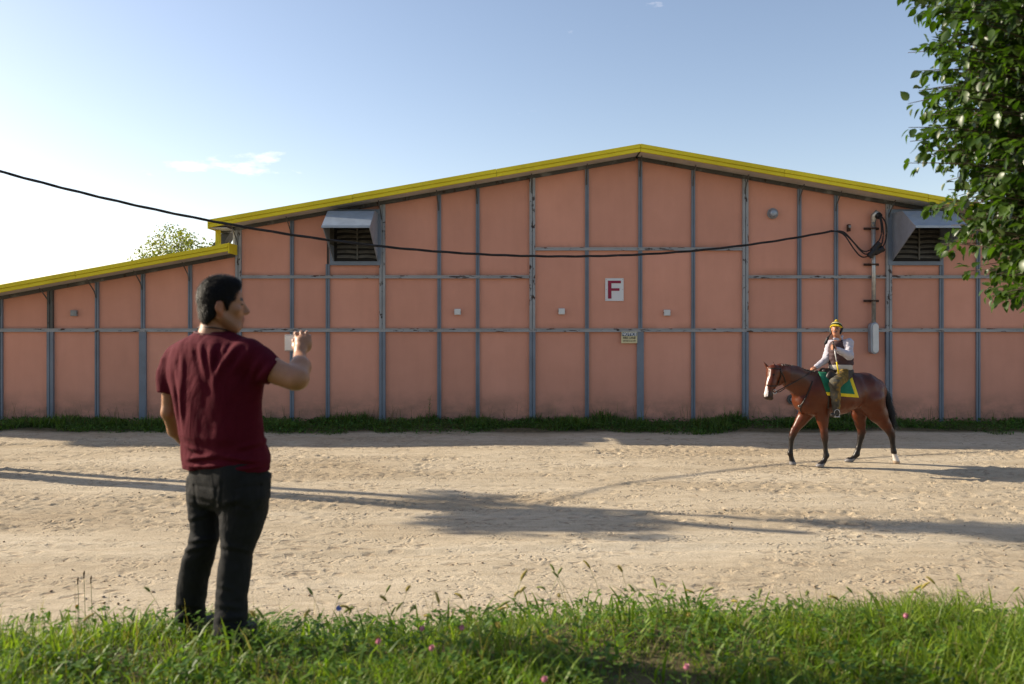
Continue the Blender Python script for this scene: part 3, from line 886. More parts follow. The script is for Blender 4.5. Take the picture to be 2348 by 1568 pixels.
# utility pole that carries the other end, standing left of the picture; its shadow crosses the road
pole = empty('utility_pole', (-12.5, 14.2, 0)); tag(pole, 'tall wooden utility pole carrying the black cable', 'pole')
mb = MB(); mb.tube([(-12.5, 14.2, -0.2), (-12.5, 14.2, 8.0)], [0.14, 0.10], 12); mb.build('shaft', M['pole_wood'], pole, smooth=True)
mb = MB(); mb.tube([(-12.36, 14.2, 6.25), (-12.62, 14.2, 6.25)], 0.03, 8); mb.build('bracket', M['rust'], pole)

# unseen building added at left so its roof edge shades the wall foot
hb = empty('shade_caster', (-21.5, 26, 0)); tag(hb, 'tall plain unseen building added left of the barn to cast shade', 'barn')
mb = MB(); mb.box(-26.2, -16.7, 21.9, 24.6, -0.2, 8.6); mb.build('wall', M['panel'], hb)
mb = MB(); mb.box(-26.5, -16.4, 21.5, 24.9, 8.61, 9.0); mb.build('roof', M['yellow'], hb)
for i in range(3):
    mb = MB(); mb.box(-25.4 + i * 2.9, -23.4 + i * 2.9, 21.84, 21.895, 0.0, 3.4); dd = mb.build('door', M['steel'], hb)
# ------------------------------------------------------------------ organic bodies: blended distance fields meshed with surface nets
def smin(a, b, k):
    h = np.clip(0.5 + 0.5 * (b - a) / k, 0, 1)
    return b * (1 - h) + a * h - k * h * (1 - h)

class Field:
    def __init__(self):
        self.p = []
    def _add(self, f, lo, hi, k, op='u'):
        self.p.append((f, np.asarray(lo, float), np.asarray(hi, float), k, op)); return self
    def cone(self, a, b, ra, rb, k=0.02, sy=1.0, op='u'):
        a = np.asarray(a, float); b = np.asarray(b, float)
        S = np.array([1, 1 / sy, 1]); A = a * S; d = b * S - A; dd = float(d @ d) + 1e-12
        def f(P):
            q = P * S - A
            t = np.clip((q @ d) / dd, 0, 1)
            return np.linalg.norm(q - t[..., None] * d, axis=-1) - (ra + (rb - ra) * t)
        R = max(ra, rb) * max(1, sy)
        return self._add(f, np.minimum(a, b) - R, np.maximum(a, b) + R, k, op)
    def chain(self, pts, rs, k=0.02, sy=1.0):
        for i in range(len(pts) - 1): self.cone(pts[i], pts[i + 1], rs[i], rs[i + 1], k, sy)
        return self
    def ell(self, c, r, k=0.02, rot=None, op='u'):
        c = np.asarray(c, float); r = np.asarray(r, float)
        Rm = np.eye(3) if rot is None else np.asarray(rot)
        def f(P):
            q = (P - c) @ Rm
            k0 = np.linalg.norm(q / r, axis=-1); k1 = np.linalg.norm(q / (r * r), axis=-1) + 1e-9
            return k0 * (k0 - 1) / k1
        R = r.max()
        return self._add(f, c - R, c + R, k, op)
    def loft(self, zs, cx, cy, a, b, k=0.02, ex=2.0, op='u', yaw=0.0):
        """stack of ellipses; zs ascending"""
        zs, cx, cy, a, b = [np.asarray(v, float) for v in (zs, cx, cy, a, b)]
        cs, sn = math.cos(yaw), math.sin(yaw)
        if yaw:                                                    # a was given as the half width seen from the front
            a = np.sqrt(np.maximum(a * a - (b * sn) ** 2, (0.5 * a) ** 2)) / cs
        def f(P):
            z = P[..., 2]
            A = np.interp(z, zs, a); B = np.interp(z, zs, b)
            dx = P[..., 0] - np.interp(z, zs, cx); dy = P[..., 1] - np.interp(z, zs, cy)
            u = np.abs(dx * cs - dy * sn) / A; v = np.abs(dx * sn + dy * cs) / B
            g = (u ** ex + v ** ex) ** (1 / ex)
            d = (g - 1) * np.minimum(A, B)
            return np.maximum(d, np.maximum(z - zs[-1], zs[0] - z))
        e = np.maximum(a, b) if yaw else a; g = np.maximum(a, b) if yaw else b
        lo = [(cx - e).min(), (cy - g).min(), zs[0]]; hi = [(cx + e).max(), (cy + g).max(), zs[-1]]
        return self._add(f, lo, hi, k, op)
    def half(self, p, n, lo, hi, k=0.01):
        """cut away the side the normal points to"""
        p = np.asarray(p, float); n = np.asarray(n, float) / np.linalg.norm(n)
        def f(P): return -((P - p) @ n)
        return self._add(f, np.minimum(lo, hi), np.maximum(lo, hi), k, 'cut')
    def at(self, P):
        P = np.asarray(P, float); d = np.full(P.shape[:-1], 9.0)
        for f, lo, hi, k, op in self.p:
            e = f(P)
            d = smin(d, e, k) if op == 'u' else -smin(-d, e, k)
        return d
    def mesh(self, h, extra=None, relax=1):
        lo = np.min([q[1] for q in self.p if q[4] == 'u'], 0) - 3 * h; hi = np.max([q[2] for q in self.p if q[4] == 'u'], 0) + 3 * h
        n = np.ceil((hi - lo) / h).astype(int) + 1
        D = np.full(n, 1.0, np.float32)
        ax = [lo[i] + h * np.arange(n[i]) for i in range(3)]
        for f, l, u, k, op in self.p:
            m = k + 2 * h
            i0 = np.clip(np.floor((l - m - lo) / h).astype(int), 0, n - 1); i1 = np.clip(np.ceil((u + m - lo) / h).astype(int) + 1, 1, n)
            if (i1 <= i0).any(): continue
            s = tuple(slice(i0[q], i1[q]) for q in range(3))
            P = np.stack(np.meshgrid(ax[0][s[0]], ax[1][s[1]], ax[2][s[2]], indexing='ij'), -1)
            e = f(P).astype(np.float32)
            D[s] = smin(D[s], e, k) if op == 'u' else -smin(-D[s], e, k)
        if extra is not None:
            near = np.abs(D) < 6 * h
            P = np.stack(np.meshgrid(*ax, indexing='ij'), -1)[near]
            D[near] += extra(P).astype(np.float32)
        return surface_nets(D, lo, h, relax)

def surface_nets(D, lo, h, relax=1):
    s = D < 0
    c = np.zeros(tuple(np.array(D.shape) - 1), np.int8)
    offs = [(i, j, k) for i in (0, 1) for j in (0, 1) for k in (0, 1)]
    nx, ny, nz = c.shape
    for o in offs: c += s[o[0]:o[0] + nx, o[1]:o[1] + ny, o[2]:o[2] + nz]
    act = (c > 0) & (c < 8)
    cells = np.argwhere(act)
    vid = np.full(c.shape, -1, np.int32); vid[act] = np.arange(len(cells))
    cv = {o: D[cells[:, 0] + o[0], cells[:, 1] + o[1], cells[:, 2] + o[2]] for o in offs}
    acc = np.zeros((len(cells), 3)); cnt = np.zeros(len(cells))
    for o in offs:
        for a in range(3):
            if o[a]: continue
            o2 = list(o); o2[a] = 1; o2 = tuple(o2)
            d0, d1 = cv[o], cv[o2]
            m = (d0 < 0) != (d1 < 0)
            t = np.where(m, d0 / np.where(m, d0 - d1, 1), 0)
            p = np.tile(np.array(o, float), (len(cells), 1)); p[:, a] = t
            acc[m] += p[m]; cnt[m] += 1
    V = lo + h * (cells + acc / np.maximum(cnt, 1)[:, None])
    Q = []
    for a in range(3):
        b, d = (a + 1) % 3, (a + 2) % 3
        sl0 = [slice(None)] * 3; sl1 = [slice(None)] * 3
        sl0[a] = slice(0, -1); sl1[a] = slice(1, None)
        x = s[tuple(sl0)] != s[tuple(sl1)]
        e = np.argwhere(x)
        ok = (e[:, b] > 0) & (e[:, d] > 0) & (e[:, b] < D.shape[b] - 1) & (e[:, d] < D.shape[d] - 1)
        e = e[ok]
        def g(db, dd):
            q = e.copy(); q[:, b] -= db; q[:, d] -= dd
            return vid[q[:, 0], q[:, 1], q[:, 2]]
        q = np.stack([g(1, 1), g(0, 1), g(0, 0), g(1, 0)], -1)
        flip = ~s[e[:, 0], e[:, 1], e[:, 2]]
        q[flip] = q[flip][:, ::-1]
        Q.append(q)
    Q = np.concatenate(Q)
    Q = Q[(Q >= 0).all(1)]
    for _ in range(relax):
        S = np.zeros_like(V); n = np.zeros(len(V))
        for i in range(4):
            a_, b_ = Q[:, i], Q[:, (i + 1) % 4]
            np.add.at(S, a_, V[b_]); np.add.at(n, a_, 1)
            np.add.at(S, b_, V[a_]); np.add.at(n, b_, 1)
        V = 0.4 * V + 0.6 * S / np.maximum(n, 1)[:, None]
    return V, Q

def vert_normals(V, Q):
    n = np.cross(V[Q[:, 2]] - V[Q[:, 0]], V[Q[:, 3]] - V[Q[:, 1]])
    R = np.zeros_like(V)
    for i in range(4): np.add.at(R, Q[:, i], n)
    return R / (np.linalg.norm(R, axis=1)[:, None] + 1e-12)

def organic(name, field, h, mat, parent, col=None, extra=None, relax=1):
    V, Q = field.mesh(h, extra, relax)
    c = None
    if col is not None:
        c = col(V) if callable(col) else np.tile(np.asarray(col, float), (len(V), 1))
    me = fast_mesh(name, V, quads=Q, cols=c, mat=mat)
    o = link(name, me, parent)
    return o, V, Q

def hairs(V, Q, n, length, rad, seed, dirf, mask=None):
    """short tapered strands growing off a surface: verts, tris"""
    rg = np.random.RandomState(seed)
    Nn = vert_normals(V, Q)
    idx = np.arange(len(V)) if mask is None else np.flatnonzero(mask)
    ii = rg.choice(idx, n)
    P = V[ii] + rg.normal(0, 0.002, (n, 3)); D = dirf(P, Nn[ii]) + rg.normal(0, 0.25, (n, 3))
    D /= np.linalg.norm(D, axis=1)[:, None]
    L = length * rg.uniform(0.5, 1.2, n)[:, None]
    s = np.cross(D, Nn[ii]); s /= np.linalg.norm(s, axis=1)[:, None] + 1e-9
    tip = P + D * L; mid = P + D * L * 0.5 + Nn[ii] * L * 0.12
    W = np.stack([P - s * rad, P + s * rad, mid + s * rad * .7, mid - s * rad * .7, tip], 1).reshape(-1, 3)
    b = np.arange(n)[:, None] * 5
    T = np.concatenate([b + [0, 1, 2], b + [0, 2, 3], b + [3, 2, 4]])
    return W, T

def skin_mat(name, base):
    m, nt, b = new_mat(name)
    a = nt.nodes.new('ShaderNodeAttribute'); a.attribute_name = 'Col'
    n1 = noise(nt, 18.0, 5.0, 0.6)
    c = mixc(nt, 1.0, a.outputs['Color'], ramp(nt, n1, [(0.3, (0.90, 0.86, 0.84)), (0.7, (1.06, 1.06, 1.06))]), 'MULTIPLY')
    nt.links.new(c, b.inputs['Base Color'])
    b.inputs['Roughness'].default_value = 0.48
    b.inputs['Subsurface Weight'].default_value = 0.12
    b.inputs['Subsurface Radius'].default_value = (0.012, 0.005, 0.003)
    bump(nt, b, noise(nt, 300.0, 4.0), 0.12, 0.002)
    return m

def rotz(a):
    c, s = math.cos(a), math.sin(a)
    return np.array([[c, -s, 0], [s, c, 0], [0, 0, 1.0]])

# ------------------------------------------------------------------ the man with the phone
YM = 3.82
KM = YM / 1825.0
man = empty('person', (-1.40, 3.9, 0.90))
tag(man, 'man in maroon T-shirt and black trousers seen from behind, raising a phone', 'person')
M['skin'] = skin_mat('warm_skin', None)
M['hair'] = vcol_mat('black_hair', 0.55, 0.22, 0.3, 220)
M['shirt'] = vcol_mat('maroon_cotton', 0.9, 0.12, 0.15, 500, var=0.08, vscale=30, wrinkle=0.35)
M['trouser'] = vcol_mat('black_denim', 0.85, 0.18, 0.15, 400, var=0.15, vscale=25, wrinkle=0.4)
M['shoe'] = simple('black_shoe', (0.014, 0.013, 0.013), 0.5)

# -- skin: head, neck, both arms and hands in one surface
HC = at(506, 700, 3.86)                                                        # centre of the skull
YAW = -math.radians(66)
HR = rotz(YAW)
def hp(x, y, z): return HC + HR @ np.array([x, y, z])                           # head frame: +y the face, +x its right side
F = Field()
F.ell(hp(0, -0.006, 0.030), (0.079, 0.096, 0.103), 0.02, HR)                    # cranium
F.ell(hp(0, 0.052, 0.046), (0.056, 0.046, 0.052), 0.025, HR)                    # forehead
F.ell(hp(0, 0.040, -0.035), (0.064, 0.066, 0.088), 0.025, HR)                   # face
F.ell(hp(0, 0.058, -0.100), (0.040, 0.040, 0.034), 0.03, HR)                    # chin
for sx in (-1, 1):
    F.cone(hp(sx * 0.062, -0.005, -0.055), hp(sx * 0.036, 0.066, -0.112), 0.020, 0.018, 0.03)   # jaw
    F.ell(hp(sx * 0.046, 0.070, -0.022), (0.022, 0.020, 0.020), 0.02, HR)        # cheekbone
    F.cone(hp(sx * 0.014, 0.094, 0.022), hp(sx * 0.044, 0.078, 0.026), 0.008, 0.006, 0.014)     # brow
    F.ell(hp(sx * 0.033, 0.092, 0.006), (0.014, 0.010, 0.010), 0.008, HR)       # eye lids
    ear = rotz(YAW + sx * 0.35)
    F.ell(hp(sx * 0.083, -0.012, -0.012), (0.011, 0.021, 0.034), 0.006, ear)     # ear shell
    F.ell(hp(sx * 0.095, -0.006, -0.008), (0.008, 0.010, 0.018), 0.006, ear, 'cut')
    F.ell(hp(sx * 0.080, -0.006, -0.040), (0.008, 0.010, 0.011), 0.006, ear)
F.cone(hp(0, 0.101, 0.010), hp(0, 0.124, -0.030), 0.010, 0.013, 0.012)          # nose
F.ell(hp(0, 0.113, -0.037), (0.017, 0.012, 0.009), 0.010, HR)
F.ell(hp(0, 0.100, -0.062), (0.024, 0.012, 0.007), 0.006, HR)                   # lips
F.ell(hp(0, 0.098, -0.076), (0.022, 0.012, 0.008), 0.006, HR)
F.chain([at(492, 735, 3.87), at(489, 772, 3.86), at(488, 800, 3.86)], [0.062, 0.066, 0.085], 0.025)   # neck
F.cone(at(470, 785, 3.86), at(414, 826, 4.0), 0.04, 0.04, 0.03)
F.cone(at(505, 787, 3.87), at(565, 818, 3.86), 0.04, 0.04, 0.03)
# left arm hangs, forearm goes forward across the waist
F.chain([at(410, 826, 4.0), at(391, 880, 4.0), at(388, 945, 4.0)], [0.040, 0.042, 0.036], 0.02)
F.chain([at(388, 945, 4.0), at(402, 985, 4.08), at(440, 1030, 4.2)], [0.036, 0.036, 0.026], 0.02)
F.ell(at(455, 1045, 4.23), (0.045, 0.03, 0.04), 0.02)
# right arm: elbow out to the side, forearm up and away to the phone
E_ = at(684, 869, 3.70)
F.chain([at(572, 818, 3.77), at(625, 846, 3.735), E_], [0.050, 0.053, 0.047], 0.02)
F.cone(at(640, 858, 3.725), at(672, 872, 3.70), 0.053, 0.046, 0.02)
WR = at(687, 815, 3.93)
F.chain([E_, at(688, 842, 3.80), WR], [0.046, 0.049, 0.027], 0.02)
PALM = at(691, 787, 3.985)
F.chain([WR, at(689, 803, 3.955), PALM], [0.027, 0.029, 0.030], 0.016)
F.ell(at(692, 786, 3.985), (0.037, 0.024, 0.040), 0.015)
F.ell(at(703, 791, 3.985), (0.027, 0.022, 0.036), 0.015)
tips = [(677, 763.5, 4.035), (691, 761, 4.035), (704, 761.5, 4.03), (710, 770, 4.02)]
knk = [(681, 776, 3.99), (692, 773, 3.985), (703, 775, 3.985), (710, 783, 3.99)]
for t_, kn in zip(tips, knk):
    a = at(*kn); c = at(*t_)
    m_ = (a + c) / 2 + np.array([0.0, -0.008, 0.010])
    F.chain([PALM * 0.5 + a * 0.5, a, m_, c, c + np.array([-0.012, 0.03, -0.004])], [0.012, 0.0105, 0.0095, 0.0085, 0.0075], 0.005)
F.chain([at(684, 806, 3.965), at(675, 795, 3.995), at(674, 781, 4.012), at(680, 772, 4.02)], [0.016, 0.0125, 0.0105, 0.009], 0.008)   # thumb along the near face
SK = np.array([0.40, 0.195, 0.105])
def skin_col(V):
    c = np.tile(SK, (len(V), 1))
    q = (V - HC) @ HR
    beard = np.exp(-((q[:, 2] + 0.085) / 0.035) ** 2) * (q[:, 1] > 0.0) * (np.abs(q[:, 2]) < 0.2)
    c *= (1 - 0.22 * beard)[:, None]
    lips = (np.abs(q[:, 2] + 0.069) < 0.013) & (np.abs(q[:, 0]) < 0.024) & (q[:, 1] > 0.09)
    c[lips] = (0.36, 0.15, 0.105)
    brow = (np.abs(q[:, 2] - 0.030) < 0.006) & (np.abs(q[:, 0]) > 0.012) & (np.abs(q[:, 0]) < 0.05) & (q[:, 1] > 0.075)
    c[brow] = (0.02, 0.014, 0.012)
    eye = (np.abs(q[:, 2] - 0.004) < 0.0035) & (np.abs(np.abs(q[:, 0]) - 0.033) < 0.014) & (q[:, 1] > 0.085)
    c[eye] = (0.025, 0.015, 0.012)
    ear = (np.abs(q[:, 0]) > 0.078) & (np.abs(q[:, 1] + 0.01) < 0.03) & (np.abs(q[:, 2]) < 0.06)
    c[ear] *= (1.0, 0.82, 0.80)
    return c
organic('body', F, 0.0052, M['skin'], man, skin_col)

# -- hair: cap over the cranium, short at the nape, with strands
H = Field()
H.ell(hp(0, -0.008, 0.038), (0.0835, 0.101, 0.108), 0.02, HR)
H.ell(hp(0, 0.030, 0.096), (0.066, 0.066, 0.042), 0.03, HR)                      # quiff
H.ell(hp(0, -0.040, -0.045), (0.070, 0.057, 0.062), 0.03, HR)                    # back of the head to the nape
big = (HC - 0.3, HC + 0.3)
H.half(hp(0, 0.066, 0.04), HR @ np.array([0, 1.0, -0.42]), *big, k=0.012)         # hairline at the forehead
for sx in (-1, 1):
    n_ = HR @ np.array([sx * 0.25, 0.95, -0.55])
    H.half(hp(sx * 0.08, 0.020, -0.004), HR @ np.array([sx * 0.15, 0.75, -0.85]), *big, k=0.010)
    H.ell(hp(sx * 0.090, -0.004, -0.030), (0.030, 0.030, 0.052), 0.008, HR, 'cut')  # round the ear
H.half(hp(0, -0.02, -0.098), HR @ np.array([0, 0.35, -1.0]), *big, k=0.02)
for sx in (-1, 1): H.cone(hp(sx * 0.076, 0.026, 0.02), hp(sx * 0.076, 0.022, -0.018), 0.008, 0.004, 0.012)   # sideburns
hx = lambda P: 0.003 * fbm(np.stack([P[:, 0] * 70, P[:, 1] * 70, P[:, 2] * 45], -1), 3)
hair_o, HV, HQ = organic('hair', H, 0.005, M['hair'], man, (0.007, 0.006, 0.0055), extra=hx)
crown = hp(0.0, -0.055, 0.14)
def hdir(P, n):
    d = P - crown; d = d - n * (d * n).sum(1)[:, None]
    d /= np.linalg.norm(d, axis=1)[:, None] + 1e-6
    fr = ((P - HC) @ HR)[:, 1] > 0.03
    return d * 0.9 + n * np.where(fr, 0.45, 0.22)[:, None]
W_, T_ = hairs(HV, HQ, 26000, 0.014, 0.0007, 3, hdir)
me = fast_mesh('hair_strands', W_, tris=T_, cols=np.tile([0.011, 0.0085, 0.0065], (len(W_), 1)), mat=M['hair'])
hs = link('strands', me); hs.parent = hair_o

# -- T-shirt
rows = [(760, 449, 532, 34), (768, 440, 540, 40), (776, 424, 556, 47), (786, 404, 574, 54), (800, 390, 592, 60), (820, 382, 604, 64), (850, 379, 609, 66), (885, 385, 605, 67),
        (920, 394, 601, 67), (960, 403, 600, 68), (1000, 412, 603, 70), (1018, 417, 607, 72), (1036, 420, 612, 74), (1055, 421, 616, 75), (1078, 423, 617, 74)]
rows = rows[::-1]
zs = [CAM_Z - (r[0] - 746.4) * KM for r in rows]
# his left side is turned away from the camera, his right side towards it
dl = [0.052 * min(1.0, (r[2] - r[1]) / 190.0) for r in rows]
xl_ = [(r[1] - 1173.5) * (3.88 + d) / 1825 for r, d in zip(rows, dl)]
xr_ = [(r[2] - 1173.5) * (3.88 - d) / 1825 for r, d in zip(rows, dl)]
cx = [(a_ + b_) / 2 for a_, b_ in zip(xl_, xr_)]
ax_ = [(b_ - a_) / 2 for a_, b_ in zip(xl_, xr_)]
by = [r[3] * KM * 1.02 for r in rows]
S = Field()
S.loft(zs, cx, [3.88 + (0.012 if r[0] > 1000 else 0) for r in rows], ax_, by, 0.03, 2.08, yaw=0.50)
S2 = Field()
S2.p = S.p[:1]
S2.cone(at(413, 818, 4.0), at(392, 868, 4.0), 0.056, 0.052, 0.04)
S2.loft([at(0, 897, 4.0)[2], at(0, 880, 4.0)[2], at(0, 850, 4.0)[2], at(0, 826, 4.0)[2]], [at(391, 0, 4.0)[0], at(391, 0, 4.0)[0], at(393, 0, 4.0)[0], at(401, 0, 4.0)[0]],
        [4.0] * 4, [0.060, 0.059, 0.060, 0.058], [0.062, 0.062, 0.06, 0.058], 0.03)
S2.cone(at(448, 797, 3.94), at(404, 823, 4.0), 0.046, 0.052, 0.035)
sa, sb = at(568, 814, 3.76), at(628, 855, 3.76)
S2.cone(sa, at(604, 836, 3.75), 0.070, 0.066, 0.04)
S2.cone(at(600, 836, 3.75), at(660, 872, 3.71), 0.066, 0.064, 0.02)
nrm = np.array([0.80, -0.25, -0.54]); nrm /= np.linalg.norm(nrm)
S2.half(at(631, 860, 3.74), nrm, (at(560, 0, 3.8)[0], 3.4, at(0, 893, 3.8)[2]), (at(800, 0, 3.8)[0], 4.3, at(0, 740, 3.8)[2]), 0.006)
S2.cone(at(538, 792, 3.82), at(585, 822, 3.76), 0.055, 0.06, 0.04)
def shirt_fold(P):
    u = (P[:, 0] / KM + 1173.5); v = (CAM_Z - P[:, 2]) / KM + 746.4
    n = fbm(np.stack([P[:, 0] * 9, P[:, 1] * 9, P[:, 2] * 4], -1), 3)
    e = 0.013 * n
    # folds fanning down from the neck across the right shoulder blade
    for i, (a0, b0, a1, b1, w, amp) in enumerate([(470, 782, 500, 880, 9, .008), (500, 780, 515, 900, 10, .008), (535, 790, 520, 870, 8, .007), (560, 790, 525, 850, 8, .006),
                                      (590, 800, 556, 850, 8, .006), (425, 800, 420, 940, 9, .007), (405, 830, 425, 1000, 8, .007), (640, 835, 600, 880, 7, .006), (620, 815, 585, 880, 8, .006),
                                      (430, 1050, 520, 1036, 6, .008), (520, 1036, 612, 1052, 6, .007), (425, 1068, 540, 1058, 5, .006), (560, 1020, 610, 1010, 6, .005), (430, 1020, 480, 1032, 6, .006), (540, 1070, 615, 1062, 5, .005)]):
        d = np.array([a1 - a0, b1 - b0], float); L = np.hypot(*d); d /= L
        t = (u - a0) * d[0] + (v - b0) * d[1]; s = -(u - a0) * d[1] + (v - b0) * d[0]
        win = smooth(-15, L * .35, t) * (1 - smooth(L * .6, L * 1.15, t))
        e = e - 1.5 * amp * win * (np.exp(-(s / w) ** 2) - 0.7 * np.exp(-((s - 1.6 * w) / w) ** 2)) * (P[:, 1] < 4.06)
    hem = np.exp(-((v - 1070) / 4.0) ** 2)
    return e + 0.0015 * hem
organic('t_shirt', S2, 0.0058, M['shirt'], man, (0.084, 0.0055, 0.0145), extra=shirt_fold)
mb = MB()
ring = []
for k in range(33):
    q = 2 * math.pi * k / 32
    ring.append(at(490 + 44 * math.cos(q), 765 + 3 * math.cos(q) - 3 * math.sin(q), 3.865 + 0.078 * math.sin(q)))
mb.tube(ring, 0.0065, 8, cap=False); mb.build('collar', simple('maroon_rib', (0.078, 0.0052, 0.0138), 0.85), man, smooth=True)
mb = MB()
ring = []
for k in range(41):
    q = 2 * math.pi * k / 40
    ring.append(at(489 + 36 * math.cos(q), 757 + 4 * math.cos(q) + 6 * math.sin(q), 3.866 + 0.074 * math.sin(q)))
mb.tube(ring, 0.0032, 6, cap=False); mb.build('neck_cord', M['rubber'], man, smooth=True)

# -- trousers
def leg(rows, y):
    rows = rows[::-1]
    return ([CAM_Z - (r[0] - 746.4) * r[3] / 1825 for r in rows], [((r[1] + r[2]) / 2 - 1173.5) * r[3] / 1825 for r in rows], [r[3] for r in rows],
            [(r[2] - r[1]) / 2 * r[3] / 1825 for r in rows], [(r[2] - r[1]) / 2 * r[3] / 1825 * r[4] for r in rows])
T = Field()
T.loft(*leg([(1050, 428, 612, 3.89, .72), (1090, 428, 619, 3.89, .72), (1130, 434, 614, 3.88, .72), (1150, 446, 602, 3.88, .66), (1172, 466, 580, 3.88, .5)], 0), 0.04, 2.4, yaw=0.6)
T.loft(*leg([(1092, 434, 530, 3.96, 1.0), (1140, 431, 514, 3.95, 1.1), (1165, 432.5, 506, 3.95, 1.15), (1213, 439, 504.5, 3.95, 1.15), (1240, 434, 503, 3.94, 1.15), (1278, 420, 492, 3.96, 1.0), (1307, 412, 481, 3.98, 1.0), (1341, 407, 475, 4.0, 1.0), (1387, 405, 467, 4.02, 1.05), (1425, 403, 468, 4.03, 1.15)], 0), 0.035, 2.1)
T.loft(*leg([(1092, 500, 617, 3.86, 1.0), (1140, 505, 617, 3.85, 1.1), (1165, 506, 613, 3.85, 1.1), (1213, 506, 602, 3.85, 1.1), (1272, 507, 578, 3.84, 1.15), (1335, 499.5, 571, 3.83, 1.05), (1372, 497, 564, 3.82, 1.05), (1412, 495, 565, 3.81, 1.15), (1450, 492, 567, 3.80, 1.25)], 0), 0.035, 2.1)
def tr_fold(P):
    y = P[:, 1]; u = P[:, 0] / (y / 1825) + 1173.5; v = (CAM_Z - P[:, 2]) / (y / 1825) + 746.4
    e = 0.011 * fbm(np.stack([P[:, 0] * 9, P[:, 1] * 9, P[:, 2] * 11], -1), 3)
    for (a0, b0, a1, b1, w, amp) in [(435, 1150, 490, 1165, 6, .008), (432, 1190, 480, 1178, 6, .007), (432, 1240, 500, 1236, 6, .011), (424, 1262, 480, 1250, 6, .009), (506, 1250, 575, 1262, 6, .007),
                                     (500, 1160, 560, 1140, 7, .006), (510, 1215, 530, 1270, 7, .006), (497, 1385, 560, 1395, 7, .008), (405, 1385, 465, 1392, 6, .008), (500, 1420, 565, 1412, 7, .009), (408, 1415, 462, 1408, 6, .009), (498, 1340, 540, 1352, 6, .005)]:
        d = np.array([a1 - a0, b1 - b0], float); L = np.hypot(*d); d /= L
        t = (u - a0) * d[0] + (v - b0) * d[1]; s = -(u - a0) * d[1] + (v - b0) * d[0]
        win = smooth(-15, L * .3, t) * (1 - smooth(L * .65, L * 1.2, t))
        e = e - 0.9 * amp * win * (np.exp(-(s / w) ** 2) - 0.8 * np.exp(-((s - 1.5 * w) / w) ** 2))
    for (a0, b0, a1, b1) in [(446, 1112, 497, 1120), (446, 1112, 449, 1152), (497, 1120, 492, 1160), (449, 1152, 470, 1168), (492, 1160, 470, 1168),
                             (538, 1120, 597, 1112), (538, 1120, 541, 1160), (597, 1112, 594, 1152), (541, 1160, 568, 1168), (594, 1152, 568, 1168), (512, 1080, 507, 1165)]:
        d = np.array([a1 - a0, b1 - b0], float); L = np.hypot(*d); d /= L
        t = np.clip((u - a0) * d[0] + (v - b0) * d[1], 0, L)
        r2 = (u - a0 - d[0] * t) ** 2 + (v - b0 - d[1] * t) ** 2
        e = e + 0.004 * np.exp(-r2 / 6.0) * (P[:, 1] < 3.95)
    return e
organic('trousers', T, 0.0065, M['trouser'], man, (0.0145, 0.0148, 0.016), extra=tr_fold)
mb = MB()
for (pa, pb) in (((433, 1100), (500, 1108)), ((540, 1108), (610, 1098))):
    a = at(*pa, 3.88); b_ = at(*pb, 3.88)
for (fx_, fy_, yy) in ((432, 1432, 4.03), (528, 1458, 3.80)):
    c = at(fx_, fy_, yy); gz = float(ground_z(c[0], c[1]))
    Fs = Field()
    Fs.ell((c[0], c[1] + 0.02, gz + 0.055), (0.048, 0.06, 0.055), 0.03)
    Fs.cone((c[0] + 0.0, c[1] - 0.03, gz + 0.045), (c[0] + 0.035, c[1] + 0.17, gz + 0.035), 0.045, 0.040, 0.03)
    Fs.half((c[0], c[1], gz + 0.004), (0, 0, -1), (c[0] - .5, c[1] - .5, gz - .5), (c[0] + .5, c[1] + .5, gz + .5))
    organic('shoe', Fs, 0.008, M['shoe'], man)

def screen_mat():
    m, nt, b = new_mat('lit_phone_screen')
    n_ = noise(nt, 30.0, 3.0)
    c = ramp(nt, n_, [(0.3, (0.50, 0.49, 0.46)), (0.7, (0.60, 0.58, 0.55))])
    nt.links.new(c, b.inputs['Base Color']); nt.links.new(c, b.inputs['Emission Color'])
    b.inputs['Emission Strength'].default_value = 0.22; b.inputs['Roughness'].default_value = 0.2
    return m
# -- the phone, held flat on its long side
ph = empty('phone', tuple(at(688, 786, 4.03)))
tag(ph, 'pale slim phone held sideways in the raised right hand', 'phone')
a = at(653, 767, 4.035); b_ = at(709, 804.5, 4.035)
mb = MB(); mb.box(a[0], b_[0], 4.032, 4.041, b_[2], a[2]); mb.build('case', M['box_white'], ph, bevel=0.003)
mb = MB(); mb.box(a[0] + .004, b_[0] - .004, 4.0305, 4.0318, b_[2] + .004, a[2] - .005); mb.build('screen', screen_mat(), ph)
# ------------------------------------------------------------------ horse and rider
def zq(zx_, zy_, depth):
    """horse survey marks (finer grid) to a world point"""
    return at((1820 + zx_ / 3.92) / 1.0652, (760 + zy_ / 3.92) / 1.0652, depth)
RS = 1 / 542.5                                                     # metres per horse mark
def yb(zx_): return 13.90 + (zx_ - 600) / 542.5 * 0.26             # the horse walks slightly towards the camera
horse = empty('horse', (5.63, 14.0, 0))
tag(horse, 'bay horse with white blaze and one white sock, walking left', 'horse')
Hf = Field()
def hz(zx_, zy_, dy=0.0): return zq(zx_, zy_, yb(zx_) + dy)
def r_(v): return v * RS
